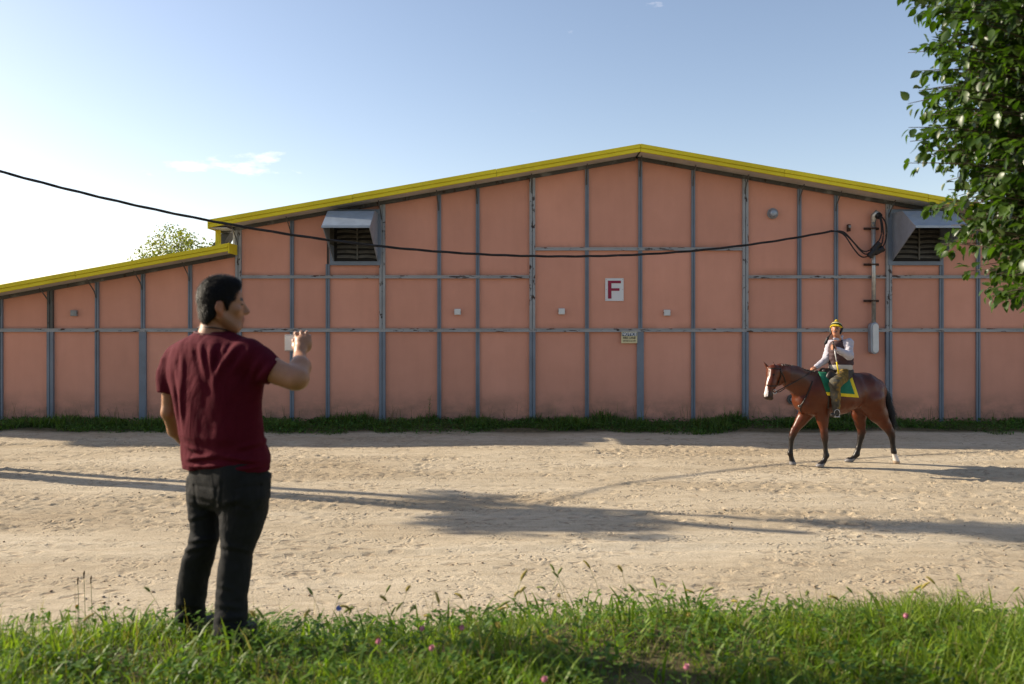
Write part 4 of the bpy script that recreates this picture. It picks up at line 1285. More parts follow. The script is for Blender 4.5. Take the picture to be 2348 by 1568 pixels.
# trunk
tr = [(575, 850, 125), (690, 792, 207), (850, 790, 192), (1000, 768, 172), (1130, 745, 155), (1205, 770, 140)]
for (a, b_) in zip(tr[:-1], tr[1:]):
    Hf.cone(hz(a[0], a[1]), hz(b_[0], b_[1]), r_(a[2]), r_(b_[2]), 0.06, 0.74)
Hf.ell(hz(690, 625), (0.14, 0.075, 0.085), 0.08)                    # withers
Hf.ell(hz(880, 830), (0.40, 0.30, 0.27), 0.08)                       # barrel
for s_ in (-1, 1):
    Hf.ell(hz(640, 850, s_ * 0.13), (0.17, 0.11, 0.26), 0.06)        # shoulder
    Hf.ell(hz(555, 880, s_ * 0.09), (0.11, 0.09, 0.15), 0.05)        # breast
    Hf.ell(hz(1190, 800, s_ * 0.14), (0.26, 0.13, 0.27), 0.06)       # quarters
# neck and head, head turned a little to the camera
Hf.chain([hz(650, 745), hz(560, 705, -0.02), hz(470, 648, -0.05), hz(385, 605, -0.10)], [r_(165), r_(140), r_(118), r_(90)], 0.05, 0.52)
YH = yb(385) - 0.13
def hh(zx_, zy_, dy=0.0): return zq(zx_, zy_, YH + dy)
Hf.cone(hh(345, 575, 0.02), hh(300, 590), r_(72), r_(66), 0.04, 0.75)
Hf.chain([hh(272, 578, -0.02), hh(245, 690, -0.06), hh(216, 790, -0.10)], [r_(66), r_(52), r_(42)], 0.03, 0.85)
Hf.ell(hh(318, 655, 0.0), (0.085, 0.062, 0.115), 0.03)               # cheek
Hf.ell(hh(212, 812, -0.11), (0.075, 0.062, 0.062), 0.03)             # muzzle
Hf.ell(hh(240, 832, -0.10), (0.048, 0.046, 0.032), 0.02)             # chin
for s_ in (-1, 1):
    Hf.ell(hh(262 + s_ * 12, 607, -0.03 + s_ * -0.055), (0.030, 0.025, 0.025), 0.015)    # eye sockets
    Hf.ell(hh(183 + (0 if s_ < 0 else 22), 806, -0.125 - s_ * 0.045), (0.016, 0.016, 0.022), 0.008, None, 'cut')   # nostrils
Hf.cone(hh(212, 540, 0.03), hh(172, 478, 0.03), 0.030, 0.006, 0.012)   # ears
Hf.cone(hh(288, 545, -0.045), hh(262, 477, -0.045), 0.032, 0.006, 0.012)
# legs
YNF, YFF, YNH, YFH = 13.78, 13.99, 14.10, 14.30
def limb(pts, y0, y1, k=0.03, sy=0.85):
    n = len(pts)
    P = [zq(p[0], p[1], y0 + (y1 - y0) * min(1, i / 2.0)) for i, p in enumerate(pts)]
    Hf.chain(P, [r_(p[2]) for p in pts], k, sy)
NF = [(725, 930, 85), (738, 1050, 52), (752, 1150, 33), (757, 1200, 32), (761, 1235, 24), (766, 1335, 19), (774, 1380, 25), (752, 1432, 20), (730, 1462, 24)]
FF = [(610, 930, 85), (535, 1045, 52), (470, 1140, 34), (455, 1175, 31), (442, 1215, 24), (432, 1320, 19), (428, 1358, 25), (440, 1408, 20), (446, 1440, 24)]
NH = [(1195, 850, 140), (1262, 975, 92), (1335, 1080, 54), (1385, 1155, 38), (1400, 1195, 30), (1412, 1300, 21), (1418, 1340, 25), (1432, 1395, 21), (1440, 1420, 24)]
FH = [(1120, 870, 120), (1085, 985, 72), (1098, 1080, 48), (1112, 1150, 37), (1105, 1200, 30), (1080, 1310, 22), (1064, 1368, 27), (1030, 1408, 21), (1005, 1428, 23)]
limb(NF, yb(725) - 0.12, YNF); limb(FF, yb(610) + 0.10, YFF); limb(NH, yb(1195) - 0.10, YNH); limb(FH, yb(1120) + 0.12, YFH)
def hoof(a, b_, y, toe):
    A = zq(a[0], a[1], y); B = zq(b_[0], b_[1], y)
    B[2] = max(B[2], 0.03)
    Hf.cone(A, B, r_(26), r_(33), 0.012, 0.95)
    Hf.ell(B + np.array([toe * 0.035, 0, -0.008]), (0.055, 0.055, 0.032), 0.015)
hoof((732, 1455), (718, 1474), YNF, -1); hoof((446, 1432), (450, 1458), YFF, 0.2); hoof((1438, 1412), (1441, 1436), YNH, 0.2); hoof((1010, 1422), (992, 1438), YFH, -1)
Hf.half((5.6, 14, 0.004), (0, 0, -1), (3, 12, -1), (8, 16, 0.3), 0.003)
BAY = np.array([0.086, 0.0175, 0.0036]); DK = np.array([0.012, 0.009, 0.008])
def zmark(V):
    k = V[:, 1] / 1825.0
    D = np.stack([V[:, 0] / k + 1173.5, (CAM_Z - V[:, 2]) / k + 746.4], -1)
    return (D * 1.0652 - [1820, 760]) * 3.92
def horse_col(V):
    z = zmark(V); c = np.tile(BAY, (len(V), 1))
    n = fbm(V * 6, 3)
    dark = 1 - smooth(0.42, 0.72, V[:, 2] + 0.06 * n)
    top = smooth(1.35, 1.6, V[:, 2]) * 0.45 * (z[:, 0] > 430)
    c = c * (1 - dark[:, None]) + DK * dark[:, None]
    c = c * (1 - top[:, None]) + DK * 2 * top[:, None]
    # crest and muzzle
    mz = (z[:, 0] < 330) * smooth(735, 800, z[:, 1]) * (z[:, 1] < 900)
    c = c * (1 - mz[:, None] * .85) + DK * mz[:, None] * .85
    ey = ((z[:, 0] - 268) ** 2 + (z[:, 1] - 607) ** 2 < 130) & (V[:, 1] < YH - 0.03)
    c[ey] = (0.006, 0.005, 0.005)
    # blaze down the front of the face
    t = np.clip((z[:, 1] - 548) / (830 - 548), 0, 1)
    cxm = 236 - 50 * t + 6 * np.sin(t * 9); w = 5 + 3 * np.sin(t * 5.5) ** 2 + 10 * smooth(.55, .8, t)
    bl = (np.abs(z[:, 0] - cxm) < w) & (z[:, 1] > 548) & (z[:, 1] < 815) & (V[:, 1] < YH + 0.06) & (z[:, 0] < 330)
    c[bl] = (0.62, 0.55, 0.52)
    # white near hind sock, grey hooves
    sk = (z[:, 0] > 1350) & (V[:, 2] < 0.185 + 0.02 * n)
    c[sk] = (0.60, 0.54, 0.48)
    hf = (V[:, 2] < 0.062)
    c[hf] = (0.20, 0.19, 0.19); c[hf & (z[:, 0] > 1350)] = (0.36, 0.27, 0.19)
    return c
M['coat'] = vcol_mat('bay_coat', 0.36, 0.34, 0.12, 260, var=0.12, vscale=14)
horse_body, HbV, HbQ = organic('body', Hf, 0.0125, M['coat'], horse, horse_col, extra=lambda P: 0.022 * fbm(P * [5.5, 5.5, 4.2], 3) * smooth(0.55, 0.9, P[:, 2]), relax=2)
M['mane'] = vcol_mat('black_horse_hair', 0.5, 0.35, 0.4, 200)
Tf = Field()
Tf.chain([hz(1322, 735), hz(1345, 800), hz(1368, 900), hz(1392, 975), hz(1403, 1040), hz(1400, 1110)], [0.04, 0.058, 0.066, 0.062, 0.045, 0.015], 0.03, 0.8)
tail, TV, TQ = organic('tail', Tf, 0.012, M['mane'], horse, (0.008, 0.006, 0.006), extra=lambda P: 0.012 * fbm(np.stack([P[:, 0] * 40, P[:, 1] * 40, P[:, 2] * 4], -1), 2))
W_, T_ = hairs(TV, TQ, 1400, 0.16, 0.002, 5, lambda P, n: np.array([0.08, 0, -1.0]) + n * 0.12)
st = link('strands', fast_mesh('tail_strands', W_, tris=T_, cols=np.tile([0.008, 0.006, 0.006], (len(W_), 1)), mat=M['mane'])); st.parent = tail
def march(zx_, zy_, off=0.0, field=None):
    """slide from the camera side until the horse's flank is met"""
    f = field or Hf
    y = 13.0
    for _ in range(60):
        d = float(f.at(zq(zx_, zy_, y)[None])[0])
        if d < 0.0015: break
        y += d * 0.8
        if y > 15.2: return None
    return zq(zx_, zy_, y) + np.array([0, -off, 0])
# mane: strands over the crest
mp = []
rg = np.random.RandomState(4)
W_all, T_all = [], []
n0 = 0
crest = [(300, 522), (340, 503), (400, 508), (450, 520), (520, 540), (600, 565), (660, 575)]
cxs = np.array([c[0] for c in crest]); cys = np.array([c[1] for c in crest])
for i in range(420):
    zx_ = rg.uniform(295, 655); zy_ = np.interp(zx_, cxs, cys) + rg.uniform(0, 16)
    p = zq(zx_, zy_, yb(zx_) - (0.10 if zx_ < 400 else 0.03) + rg.uniform(-0.03, 0.03))
    L = rg.uniform(0.03, 0.07); d = np.array([rg.uniform(0.1, 0.8), rg.uniform(-0.6, 0.3), rg.uniform(-0.5, 0.05)]); d /= np.linalg.norm(d)
    s = np.array([0.004, 0, 0.003])
    W_all += [p - s, p + s, p + d * L * .6 + s + np.array([0, -.006, .006]), p + d * L]
    T_all += [(n0, n0 + 1, n0 + 2), (n0, n0 + 2, n0 + 3)]; n0 += 4
mane = link('mane', fast_mesh('mane', np.array(W_all), tris=np.array(T_all), cols=np.tile([0.008, 0.006, 0.006], (len(W_all), 1)), mat=M['mane']), horse)

M['leather'] = simple('dark_leather', (0.016, 0.010, 0.007), 0.45, var=0.2)
M['bit'] = simple('steel_bit', (0.45, 0.44, 0.42), 0.3, 0.9)
def strap(pts, w, name, parent, mat, off=0.006):
    out = []
    for i in range(len(pts) - 1):
        n = max(2, int(math.hypot(pts[i + 1][0] - pts[i][0], pts[i + 1][1] - pts[i][1]) / 12))
        for u in np.linspace(0, 1, n, endpoint=(i == len(pts) - 2)):
            q = march(pts[i][0] + (pts[i + 1][0] - pts[i][0]) * u, pts[i][1] + (pts[i + 1][1] - pts[i][1]) * u, off)
            if q is not None: out.append(q)
    if len(out) < 2: return
    mb = MB(); mb.tube(out, w, 6); return mb.build(name, mat, parent, smooth=True)
bridle = empty('bridle', tuple(hh(290, 720, -0.1))); tag(bridle, 'dark leather bridle with reins on the horse head', 'bridle')
strap([(198, 706), (240, 716), (300, 716)], 0.011, 'noseband', bridle, M['leather'])
strap([(335, 545), (338, 620), (312, 690), (284, 752)], 0.010, 'cheekpiece', bridle, M['leather'])
strap([(225, 545), (270, 548), (335, 552)], 0.010, 'browband', bridle, M['leather'])
strap([(338, 570), (372, 640), (380, 690)], 0.008, 'throatlatch', bridle, M['leather'])
q = march(280, 770) if march(280, 770) is not None else hh(275, 770, -0.12)
mb = MB(); mb.tube([q + np.array([0.032 * math.cos(a), -0.018, 0.036 * math.sin(a)]) for a in np.linspace(0, 6.28, 17)], 0.0085, 6); mb.build('bit_ring', M['bit'], bridle, smooth=True)
rein = [q + np.array([0.02, -0.02, 0]), zq(340, 745, YH - 0.16), zq(400, 712, YH - 0.12)]
for (a, b_) in ((470, 675), (540, 635), (600, 600), (640, 572)):
    m_ = march(a, b_, 0.012); rein.append(m_ if m_ is not None else hz(a, b_, -0.12))
mb = MB(); mb.tube(rein, 0.009, 6); mb.build('rein', M['leather'], bridle, smooth=True)
mb = MB(); mb.tube([hh(262, 780, 0.02), hh(330, 770, 0.08), hz(450, 690, 0.13), hz(560, 620, 0.12), hz(640, 570, 0.06)], 0.008, 6); mb.build('rein', M['leather'], bridle, smooth=True)
bp = empty('breastplate', tuple(hz(560, 850, -0.2))); tag(bp, 'dark breastplate strap across the horse chest', 'strap')
strap([(640, 670), (612, 745), (578, 820), (545, 880), (512, 912), (497, 905)], 0.011, 'strap', bp, M['leather'])
strap([(545, 880), (520, 940), (540, 985)], 0.009, 'strap', bp, M['leather'])
mb = MB()
qq = march(512, 908, 0.01)
if qq is not None:
    mb.tube([qq + np.array([0.02 * math.cos(a), -0.004, 0.02 * math.sin(a)]) for a in np.linspace(0, 6.28, 13)], 0.005, 6); mb.build('ring', M['bit'], bp, smooth=True)

# saddle cloth wrapped over the back
def cloth_point(u, v, off):
    """u front-rear, v 0 at the spine to 1 at the hem"""
    front = (692 + 88 * v, 572 + 232 * v); rear = (1008 + 72 * v, 598 + 228 * v)
    zx_ = front[0] * (1 - u) + rear[0] * u
    zy_ = front[1] * (1 - u) + rear[1] * u
    p = march(zx_, zy_ + 6 * (1 - v), off)
    return p
def cloth(name, u0, u1, v0, v1, off, mat, parent, nu=22, nv=16):
    V = []; ok = True
    for j in range(nv + 1):
        for i in range(nu + 1):
            u = u0 + (u1 - u0) * i / nu; v = v0 + (v1 - v0) * j / nv
            p = cloth_point(u, v, off + 0.004 * math.sin(u * 17 + v * 5))
            if p is None: p = hz(692 + u * 340, 590 + v * 220, -0.05)
            V.append(p)
    F_ = [(j * (nu + 1) + i, (j + 1) * (nu + 1) + i, (j + 1) * (nu + 1) + i + 1, j * (nu + 1) + i + 1) for j in range(nv) for i in range(nu)]
    mb = MB(); mb.add(V, F_)
    o = mb.build(name, mat, parent, smooth=True)
    sm = o.modifiers.new('thickness', 'SOLIDIFY'); sm.thickness = 0.008; sm.offset = 0
    return o
pad = empty('saddle_cloth', tuple(hz(860, 600))); tag(pad, 'green saddle cloth with yellow border on the horse back', 'saddle cloth')
M['green'] = simple('green_cloth', (0.004, 0.125, 0.062), 0.75, var=0.1, scale=20)
M['ycloth'] = simple('yellow_cloth', (0.68, 0.50, 0.012), 0.75, var=0.06, scale=20)
cloth('field', 0.0, 0.90, 0.0, 0.86, 0.016, M['green'], pad)
cloth('border', 0.90, 1.0, 0.0, 1.0, 0.016, M['ycloth'], pad, 4, 16)
cloth('border', 0.0, 0.90, 0.86, 1.0, 0.016, M['ycloth'], pad, 22, 4)
# far side of the cloth
V = []
for j in range(9):
    for i in range(9):
        u, v = i / 8, j / 8
        zx_ = (692 + 88 * v) * (1 - u) + (1008 + 72 * v) * u; zy_ = 580 + 225 * v
        V.append(hz(zx_, zy_, 0.06 + 0.26 * math.sqrt(max(0, 1 - (1 - v) ** 2))))
mb = MB(); mb.add(V, [(j * 9 + i, j * 9 + i + 1, (j + 1) * 9 + i + 1, (j + 1) * 9 + i) for j in range(8) for i in range(8)])
o = mb.build('field', M['green'], pad, smooth=True); o.modifiers.new('thickness', 'SOLIDIFY').thickness = 0.01

saddle = empty('saddle', tuple(hz(850, 600))); tag(saddle, 'small black exercise saddle under the rider', 'saddle')
Sf = Field()
Sf.chain([hz(745, 578, 0), hz(800, 598, 0), hz(900, 600, 0), hz(985, 580, 0)], [0.07, 0.085, 0.10, 0.085], 0.05, 1.5)
Sf.ell(hz(820, 650, -0.24), (0.10, 0.05, 0.15), 0.05); Sf.ell(hz(820, 650, 0.22), (0.10, 0.05, 0.15), 0.05)
organic('seat', Sf, 0.016, M['leather'], saddle)
strap([(800, 760), (795, 860), (788, 930)], 0.016, 'girth', saddle, M['leather'], 0.004)
ylg = march(860, 850); YL = (ylg[1] if ylg is not None else 13.62) - 0.07

# ---- rider
rider = empty('person', tuple(hz(900, 600))); tag(rider, 'rider in striped hat, brown vest and pale shirt looking back from the horse', 'person')
YR = yb(880)
R = Field()
def rp(a, b_, dy=0.0): return zq(a, b_, YR + dy)
RY = math.radians(28)                                                # face towards the camera, turned to its right
RH = rotz(math.pi - 0.55 + 0.0)
HCr = rp(866, 178, -0.10)
tilt = 0.22
RT = RH @ np.array([[1, 0, 0], [0, math.cos(tilt), -math.sin(tilt)], [0, math.sin(tilt), math.cos(tilt)]])
def rh(x, y, z): return HCr + RT @ np.array([x, y, z])
R.ell(rh(0, -0.01, 0.03), (0.078, 0.096, 0.098), 0.02, RT)
R.ell(rh(0, 0.035, -0.035), (0.062, 0.062, 0.082), 0.025, RT)
R.ell(rh(0, 0.058, -0.098), (0.036, 0.034, 0.030), 0.025, RT)
R.cone(rh(0, 0.094, 0.012), rh(0, 0.122, -0.026), 0.012, 0.017, 0.01)
R.ell(rh(0, 0.096, -0.066), (0.026, 0.012, 0.012), 0.008, RT)
for s_ in (-1, 1):
    R.ell(rh(s_ * 0.045, 0.068, -0.02), (0.022, 0.02, 0.02), 0.015, RT)
    R.ell(rh(s_ * 0.032, 0.096, 0.008), (0.014, 0.012, 0.009), 0.006, RT, 'cut')
    R.ell(rh(s_ * 0.080, -0.008, -0.01), (0.010, 0.02, 0.032), 0.006, RT)
R.chain([rp(872, 225, -0.08), rp(885, 275, -0.05), rp(895, 330, -0.02)], [0.058, 0.060, 0.09], 0.02)
# arms and hands (bare hands only show)
SHR = rp(812, 315, 0.12); ELR = rp(768, 465, 0.02); WRR = rp(668, 538, -0.06); HNR = rp(640, 556, -0.09)
SHL = rp(985, 305, -0.13); ELL = rp(992, 425, -0.24); WRL = rp(868, 362, -0.30); HNL = rp(838, 347, -0.29)
R.chain([rp(895, 330, 0), SHR, ELR, WRR, HNR], [0.08, 0.055, 0.042, 0.028, 0.036], 0.02)
R.chain([rp(895, 330, 0), SHL, ELL, WRL, HNL], [0.08, 0.058, 0.045, 0.030, 0.040], 0.02)
for i in range(4):                                                   # curled fingers
    b0 = HNL + np.array([-0.030, -0.012, 0.032 - 0.021 * i])
    R.chain([HNL + np.array([0.0, -0.02, 0.028 - 0.019 * i]), b0, b0 + np.array([0.012, -0.030, -0.002])], [0.014, 0.012, 0.010], 0.004)
    b1 = HNR + np.array([-0.036 + 0.004 * i, -0.02 + 0.014 * i, -0.012])
    R.chain([HNR + np.array([0.01, -0.02 + 0.014 * i, 0.012]), b1, b1 + np.array([0.014, 0.0, -0.034])], [0.014, 0.012, 0.010], 0.004)
R.chain([HNL + np.array([0.02, -0.015, 0.03]), HNL + np.array([-0.004, -0.03, 0.052]), HNL + np.array([-0.03, -0.028, 0.050])], [0.016, 0.013, 0.010], 0.006)
R.chain([HNR + np.array([0.02, -0.03, 0.01]), HNR + np.array([-0.01, -0.045, -0.004]), HNR + np.array([-0.035, -0.04, -0.012])], [0.015, 0.012, 0.010], 0.006)
def rskin(V):
    c = np.tile([0.40, 0.175, 0.095], (len(V), 1)); q = (V - HCr) @ RT
    m_ = (np.abs(q[:, 2] + 0.050) < 0.009) & (np.abs(q[:, 0]) < 0.034) & (q[:, 1] > 0.075); c[m_] = (0.03, 0.02, 0.016)
    m_ = (np.abs(q[:, 2] + 0.068) < 0.009) & (np.abs(q[:, 0]) < 0.024) & (q[:, 1] > 0.08); c[m_] = (0.22, 0.07, 0.055)
    for z0, hgt, w0, w1, cc in ((0.030, 0.006, 0.012, 0.050, (0.03, 0.02, 0.016)), (0.006, 0.006, 0.018, 0.046, (0.05, 0.03, 0.025))):
        m_ = (np.abs(q[:, 2] - z0) < hgt) & (np.abs(q[:, 0]) > w0) & (np.abs(q[:, 0]) < w1) & (q[:, 1] > 0.06); c[m_] = cc
    return c
organic('body', R, 0.007, M['skin'], rider, rskin)
# shirt sleeves and collar
Sh = Field()
Sh.chain([rp(895, 340, 0), SHR, ELR, WRR + (ELR - WRR) * 0.05], [0.10, 0.072, 0.062, 0.042], 0.03)
Sh.chain([rp(895, 340, 0), SHL, ELL, WRL + (ELL - WRL) * 0.02], [0.10, 0.080, 0.070, 0.044], 0.03)
Sh.chain([rp(850, 262, -0.13), rp(885, 272, -0.12), rp(925, 240, -0.04)], [0.026, 0.022, 0.026], 0.01)
Sh.chain([rp(880, 280, -0.02), rp(900, 268, 0.02)], [0.07, 0.06], 0.02)
shirt_m = vcol_mat('pale_lilac_cotton', 0.85, 0.2, 0.25, 90, var=0.06, vscale=30)
organic('shirt', Sh, 0.009, shirt_m, rider, (0.42, 0.40, 0.45), extra=lambda P: 0.016 * fbm(P * [22, 22, 30], 3))
# vest, knitted hem below it
rowsv = [(275, 848, 950, .085), (290, 825, 985, .11), (320, 806, 1000, .135), (380, 797, 1012, .15), (450, 797, 1026, .15), (515, 797, 1028, .15)][::-1]
Vf = Field()
def stack(rows, dy):
    return ([zq(0, r[0], YR + dy)[2] for r in rows], [zq((r[1] + r[2]) / 2, 0, YR + dy)[0] for r in rows], [YR + dy] * len(rows), [(r[2] - r[1]) / 2 * RS for r in rows], [r[3] for r in rows])
Vf.loft(*stack(rowsv, -0.02), 0.03, 2.3)
organic('vest', Vf, 0.009, vcol_mat('brown_padded_vest', 0.7, 0.3, 0.2, 60, var=0.1), rider, (0.052, 0.026, 0.028), extra=lambda P: 0.006 * np.sin(P[:, 2] * 90) * 0.3 + 0.012 * fbm(P * 14, 2))
Wf = Field()
Wf.loft(*stack([(560, 802, 1016, .150), (535, 800, 1016, .155), (508, 802, 1020, .150)], -0.025), 0.02, 2.3)
organic('knit_hem', Wf, 0.009, vcol_mat('grey_knit', 0.9, 0.1, 0.4, 120), rider, (0.42, 0.39, 0.35))
# trousers and boots
Pf = Field()
Pf.loft(*stack([(640, 830, 1010, .16), (600, 815, 1015, .17), (548, 808, 1012, .15)], 0.0), 0.04, 2.2)
KN = zq(858, 690, YL - 0.03); AN = zq(866, 930, YL)
Pf.chain([rp(940, 612, -0.12), KN, zq(862, 800, YL), AN], [0.125, 0.092, 0.078, 0.06], 0.04)
KF = zq(850, 690, YR + 0.34); AF = zq(860, 930, YR + 0.36)
Pf.chain([rp(940, 612, 0.12), KF, AF], [0.12, 0.09, 0.06], 0.04)
def pants_col(V):
    z = zmark(V); n = fbm(V * 11, 3); n2 = fbm(V * 25 + 3, 2)
    c = np.tile([0.075, 0.068, 0.052], (len(V), 1)) * (1 + 1.2 * n[:, None])
    t = np.clip((z[:, 0] - 868) / 40 + 2.0 * n2, 0, 1) * (z[:, 1] < 860) * (z[:, 0] < 985) + np.clip((z[:, 0] - 885) / 25 + 2 * n2, 0, 1) * (z[:, 1] >= 860)
    t = np.clip(t, 0, 1)[:, None]
    c = c * (1 - t) + np.array([0.15, 0.095, 0.024]) * (1 + n2[:, None]) * t
    bl = (z[:, 1] < 590) & (z[:, 0] < 850); c[bl] = (0.10, 0.14, 0.19)
    dk = (z[:, 0] > 985) & (z[:, 1] < 660); c[dk] = (0.05, 0.045, 0.04)
    return np.clip(c, 0.01, 1)
organic('trousers', Pf, 0.010, vcol_mat('olive_work_trousers', 0.85, 0.2, 0.3, 80), rider, pants_col, extra=lambda P: 0.022 * fbm(P * [12, 12, 16], 3))
for yy, s_ in ((YL, 1), (YR + 0.36, -1)):
    Bf = Field()
    Bf.chain([zq(866, 905, yy), zq(868, 968, yy), zq(862, 985, yy)], [0.06, 0.052, 0.046], 0.02)
    Bf.cone(zq(874, 984, yy), zq(826, 992, yy - 0.05 * s_), 0.044, 0.036, 0.02)
    organic('boot', Bf, 0.010, simple('grey_brown_boot', (0.04, 0.034, 0.028), 0.7), rider)
    stp = empty('stirrup', tuple(zq(860, 990, yy))); tag(stp, 'steel stirrup under the rider near boot' if s_ > 0 else 'steel stirrup on the far side of the horse', 'stirrup')
    c = zq(862, 965, yy)
    mb = MB(); mb.tube([c + np.array([0.048 * math.sin(a) * (1 if abs(a) < 2.2 else .95), -0.062 if s_ > 0 else 0.06, 0.066 * math.cos(a) - 0.015]) for a in np.linspace(-2.5, 2.5, 19)] , 0.006, 6)
    mb.box(c[0] - 0.05, c[0] + 0.05, c[1] - 0.07, c[1] + 0.07, c[2] - 0.082, c[2] - 0.068)
    mb.build('iron', M['bit'], stp, smooth=True)
# hat: knitted cap over the helmet, yellow and black rings, pompom, dark flaps and hanging tie
hat = empty('hat', tuple(rh(0, 0, 0.1))); hat.parent = rider; hat.location = Vector(rh(0, 0, 0.1)) - Vector(rider.location)
hat_c = rh(0, -0.012, 0.040)
Cf = Field()
Cf.ell(hat_c, (0.104, 0.124, 0.112), 0.02, RT)
Cf.half(rh(0, 0.05, 0.044), RT @ np.array([0, 0.30, -1.0]), HCr - 0.4, HCr + 0.4, 0.012)
Cf.ell(rh(0, -0.012, 0.163), (0.030, 0.030, 0.026), 0.012)
Cf.cone(rh(-0.06, 0.100, 0.052), rh(0.06, 0.100, 0.052), 0.012, 0.012, 0.02)
def hat_col(V):
    q = (V - HCr) @ RT
    s = q[:, 2] + 0.28 * (q[:, 1] - 0.0)
    c = np.tile([0.016, 0.017, 0.012], (len(V), 1))
    Y_ = (0.62, 0.46, 0.03); Wh = (0.60, 0.57, 0.42)
    hgt = q[:, 2] - 0.30 * q[:, 1]
    c[hgt < 0.042] = Y_
    c[(hgt > 0.066) & (hgt < 0.078)] = (0.10, 0.12, 0.03)
    c[(hgt > 0.090) & (hgt < 0.106)] = Wh
    c[(hgt > 0.106) & (hgt < 0.122)] = Y_
    c[hgt > 0.150] = (0.5, 0.36, 0.03)
    return c
o, _, _ = organic('cap', Cf, 0.007, vcol_mat('striped_knit_hat', 0.9, 0.1, 0.4, 160), None, hat_col)
o.parent = rider
o.location = -Vector(rider.location)
bpy.data.objects.remove(hat)
o.name = 'hat'
Ff = Field()
for s_ in (-1, 1):
    Ff.cone(rh(s_ * 0.092, -0.02, 0.03), rh(s_ * 0.078, 0.02, -0.075), 0.026, 0.014, 0.01)
Ff.chain([rh(0.078, 0.02, -0.07), rp(808, 225, -0.1), rp(785, 260, -0.1), rp(768, 300, -0.1), rp(754, 332, -0.1)], [0.012, 0.008, 0.022, 0.026, 0.003], 0.012)
Ff.ell(rh(0, -0.06, -0.01), (0.085, 0.055, 0.075), 0.02, RT)
organic('ear_flaps', Ff, 0.007, M['mane'], rider, (0.012, 0.010, 0.010))
# riding crop in the left hand
crop = empty('riding_crop', tuple(rp(870, 500, -0.32))); tag(crop, 'yellow and white riding crop held against the rider chest', 'crop')
def cr(t): return rp(838 + 70 * t, 292 + 400 * t, -0.335 + 0.02 * t)
for n_, a, b_, r0, mt in (('grip', 0.0, .16, .013, M['leather']), ('shaft', .161, .48, .0085, M['sign_white']), ('sleeve', .481, .77, .012, M['ycloth']), ('shaft', .771, .96, .008, M['sign_white']), ('flap', .961, 1.06, .014, M['leather'])):
    mb = MB(); mb.tube([cr(a), cr(b_)], r0, 8); mb.build(n_, mt, crop, smooth=True)
# ------------------------------------------------------------------ grass
def blades(P, h, w, ang, lean, col, tipcol=1.25):
    """curved tapering blades: base points, height, width, lean direction and amount"""
    n = len(P)
    d = np.stack([np.cos(ang), np.sin(ang), np.zeros(n)], -1)
    s = np.stack([-np.sin(ang), np.cos(ang), np.zeros(n)], -1)
    up = np.array([0, 0, 1.0])
    ring = []
    ts = [0.0, 0.4, 0.75, 1.0]; ws = [0.75, 1.0, 0.7]
    for i, t in enumerate(ts):
        c = P + up * (h * (t - 0.45 * lean * t * t))[:, None] + d * (h * lean * t * t)[:, None]
        if i < 3: ring += [c - s * (w * ws[i] / 2)[:, None], c + s * (w * ws[i] / 2)[:, None]]
        else: ring += [c]
    V = np.stack(ring, 1).reshape(-1, 3)
    b = (np.arange(n) * 7)[:, None]
    Q = np.concatenate([b + [0, 1, 3, 2], b + [2, 3, 5, 4]]); T = b + [4, 5, 6]
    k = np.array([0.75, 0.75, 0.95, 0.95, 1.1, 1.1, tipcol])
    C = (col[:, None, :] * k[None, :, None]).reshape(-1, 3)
    return V, Q, T, C

def join_parts(parts):
    V, Q, T, C = [], [], [], []; n = 0
    for (v, q, t, c) in parts:
        V.append(v); C.append(c)
        if q is not None and len(q): Q.append(q + n)
        if t is not None and len(t): T.append(t + n)
        n += len(v)
    return np.concatenate(V), (np.concatenate(Q) if Q else None), (np.concatenate(T) if T else None), np.concatenate(C)

M['grass'] = vcol_mat('grass_blades', 0.5, 0.35, transl=0.48)
G1 = np.array([0.135, 0.205, 0.020]); G2 = np.array([0.205, 0.270, 0.028]); G3 = np.array([0.065, 0.130, 0.018]); DRY = np.array([0.23, 0.19, 0.075])
def grass_cols(rg, n, dry=0.06):
    a = rg.rand(n)[:, None]; b = rg.rand(n)[:, None]
    c = G1 * (1 - a) + G2 * a
    c = np.where(b < 0.28, G3 + (G1 - G3) * a, c)
    c = np.where(rg.rand(n)[:, None] < dry, DRY * (0.7 + 0.6 * a), c)
    return c * rg.uniform(0.8, 1.2, n)[:, None]

# density of turf on the bank: thick in front, broken towards the road
def turf_edge(x):
    return 5.05 + 0.28 * np.sin(x * 1.3 + 1.0) + 0.16 * np.sin(x * 3.1) + 0.10 * np.sin(x * 7.7 + 2) + 0.07 * np.sin(x * 13.1) - 0.55 * np.exp(-((x + 2.6) / 0.8) ** 2) - 0.35 * np.exp(-((x - 0.9) / 0.8) ** 2) + 0.15 * smooth(1.5, 3.0, x)
def scatter_bank(rg, n, edge_soft=0.5, extra=0.0):
    x = rg.uniform(-5.2, 5.2, n); y = rg.uniform(1.9, 6.4, n)
    keep = np.abs(x) < 0.70 * y + 0.8
    p = 1 - smooth(-edge_soft, edge_soft, y - turf_edge(x) - extra)
    cl = np.clip(0.75 + 1.3 * fbm(np.stack([x * 1.6, y * 1.6, x * 0 + 2.0], -1), 3), 0.25, 1)
    keep &= rg.rand(n) < p * cl
    x, y = x[keep], y[keep]
    return np.stack([x, y, ground_z(x, y) - 0.01], -1)

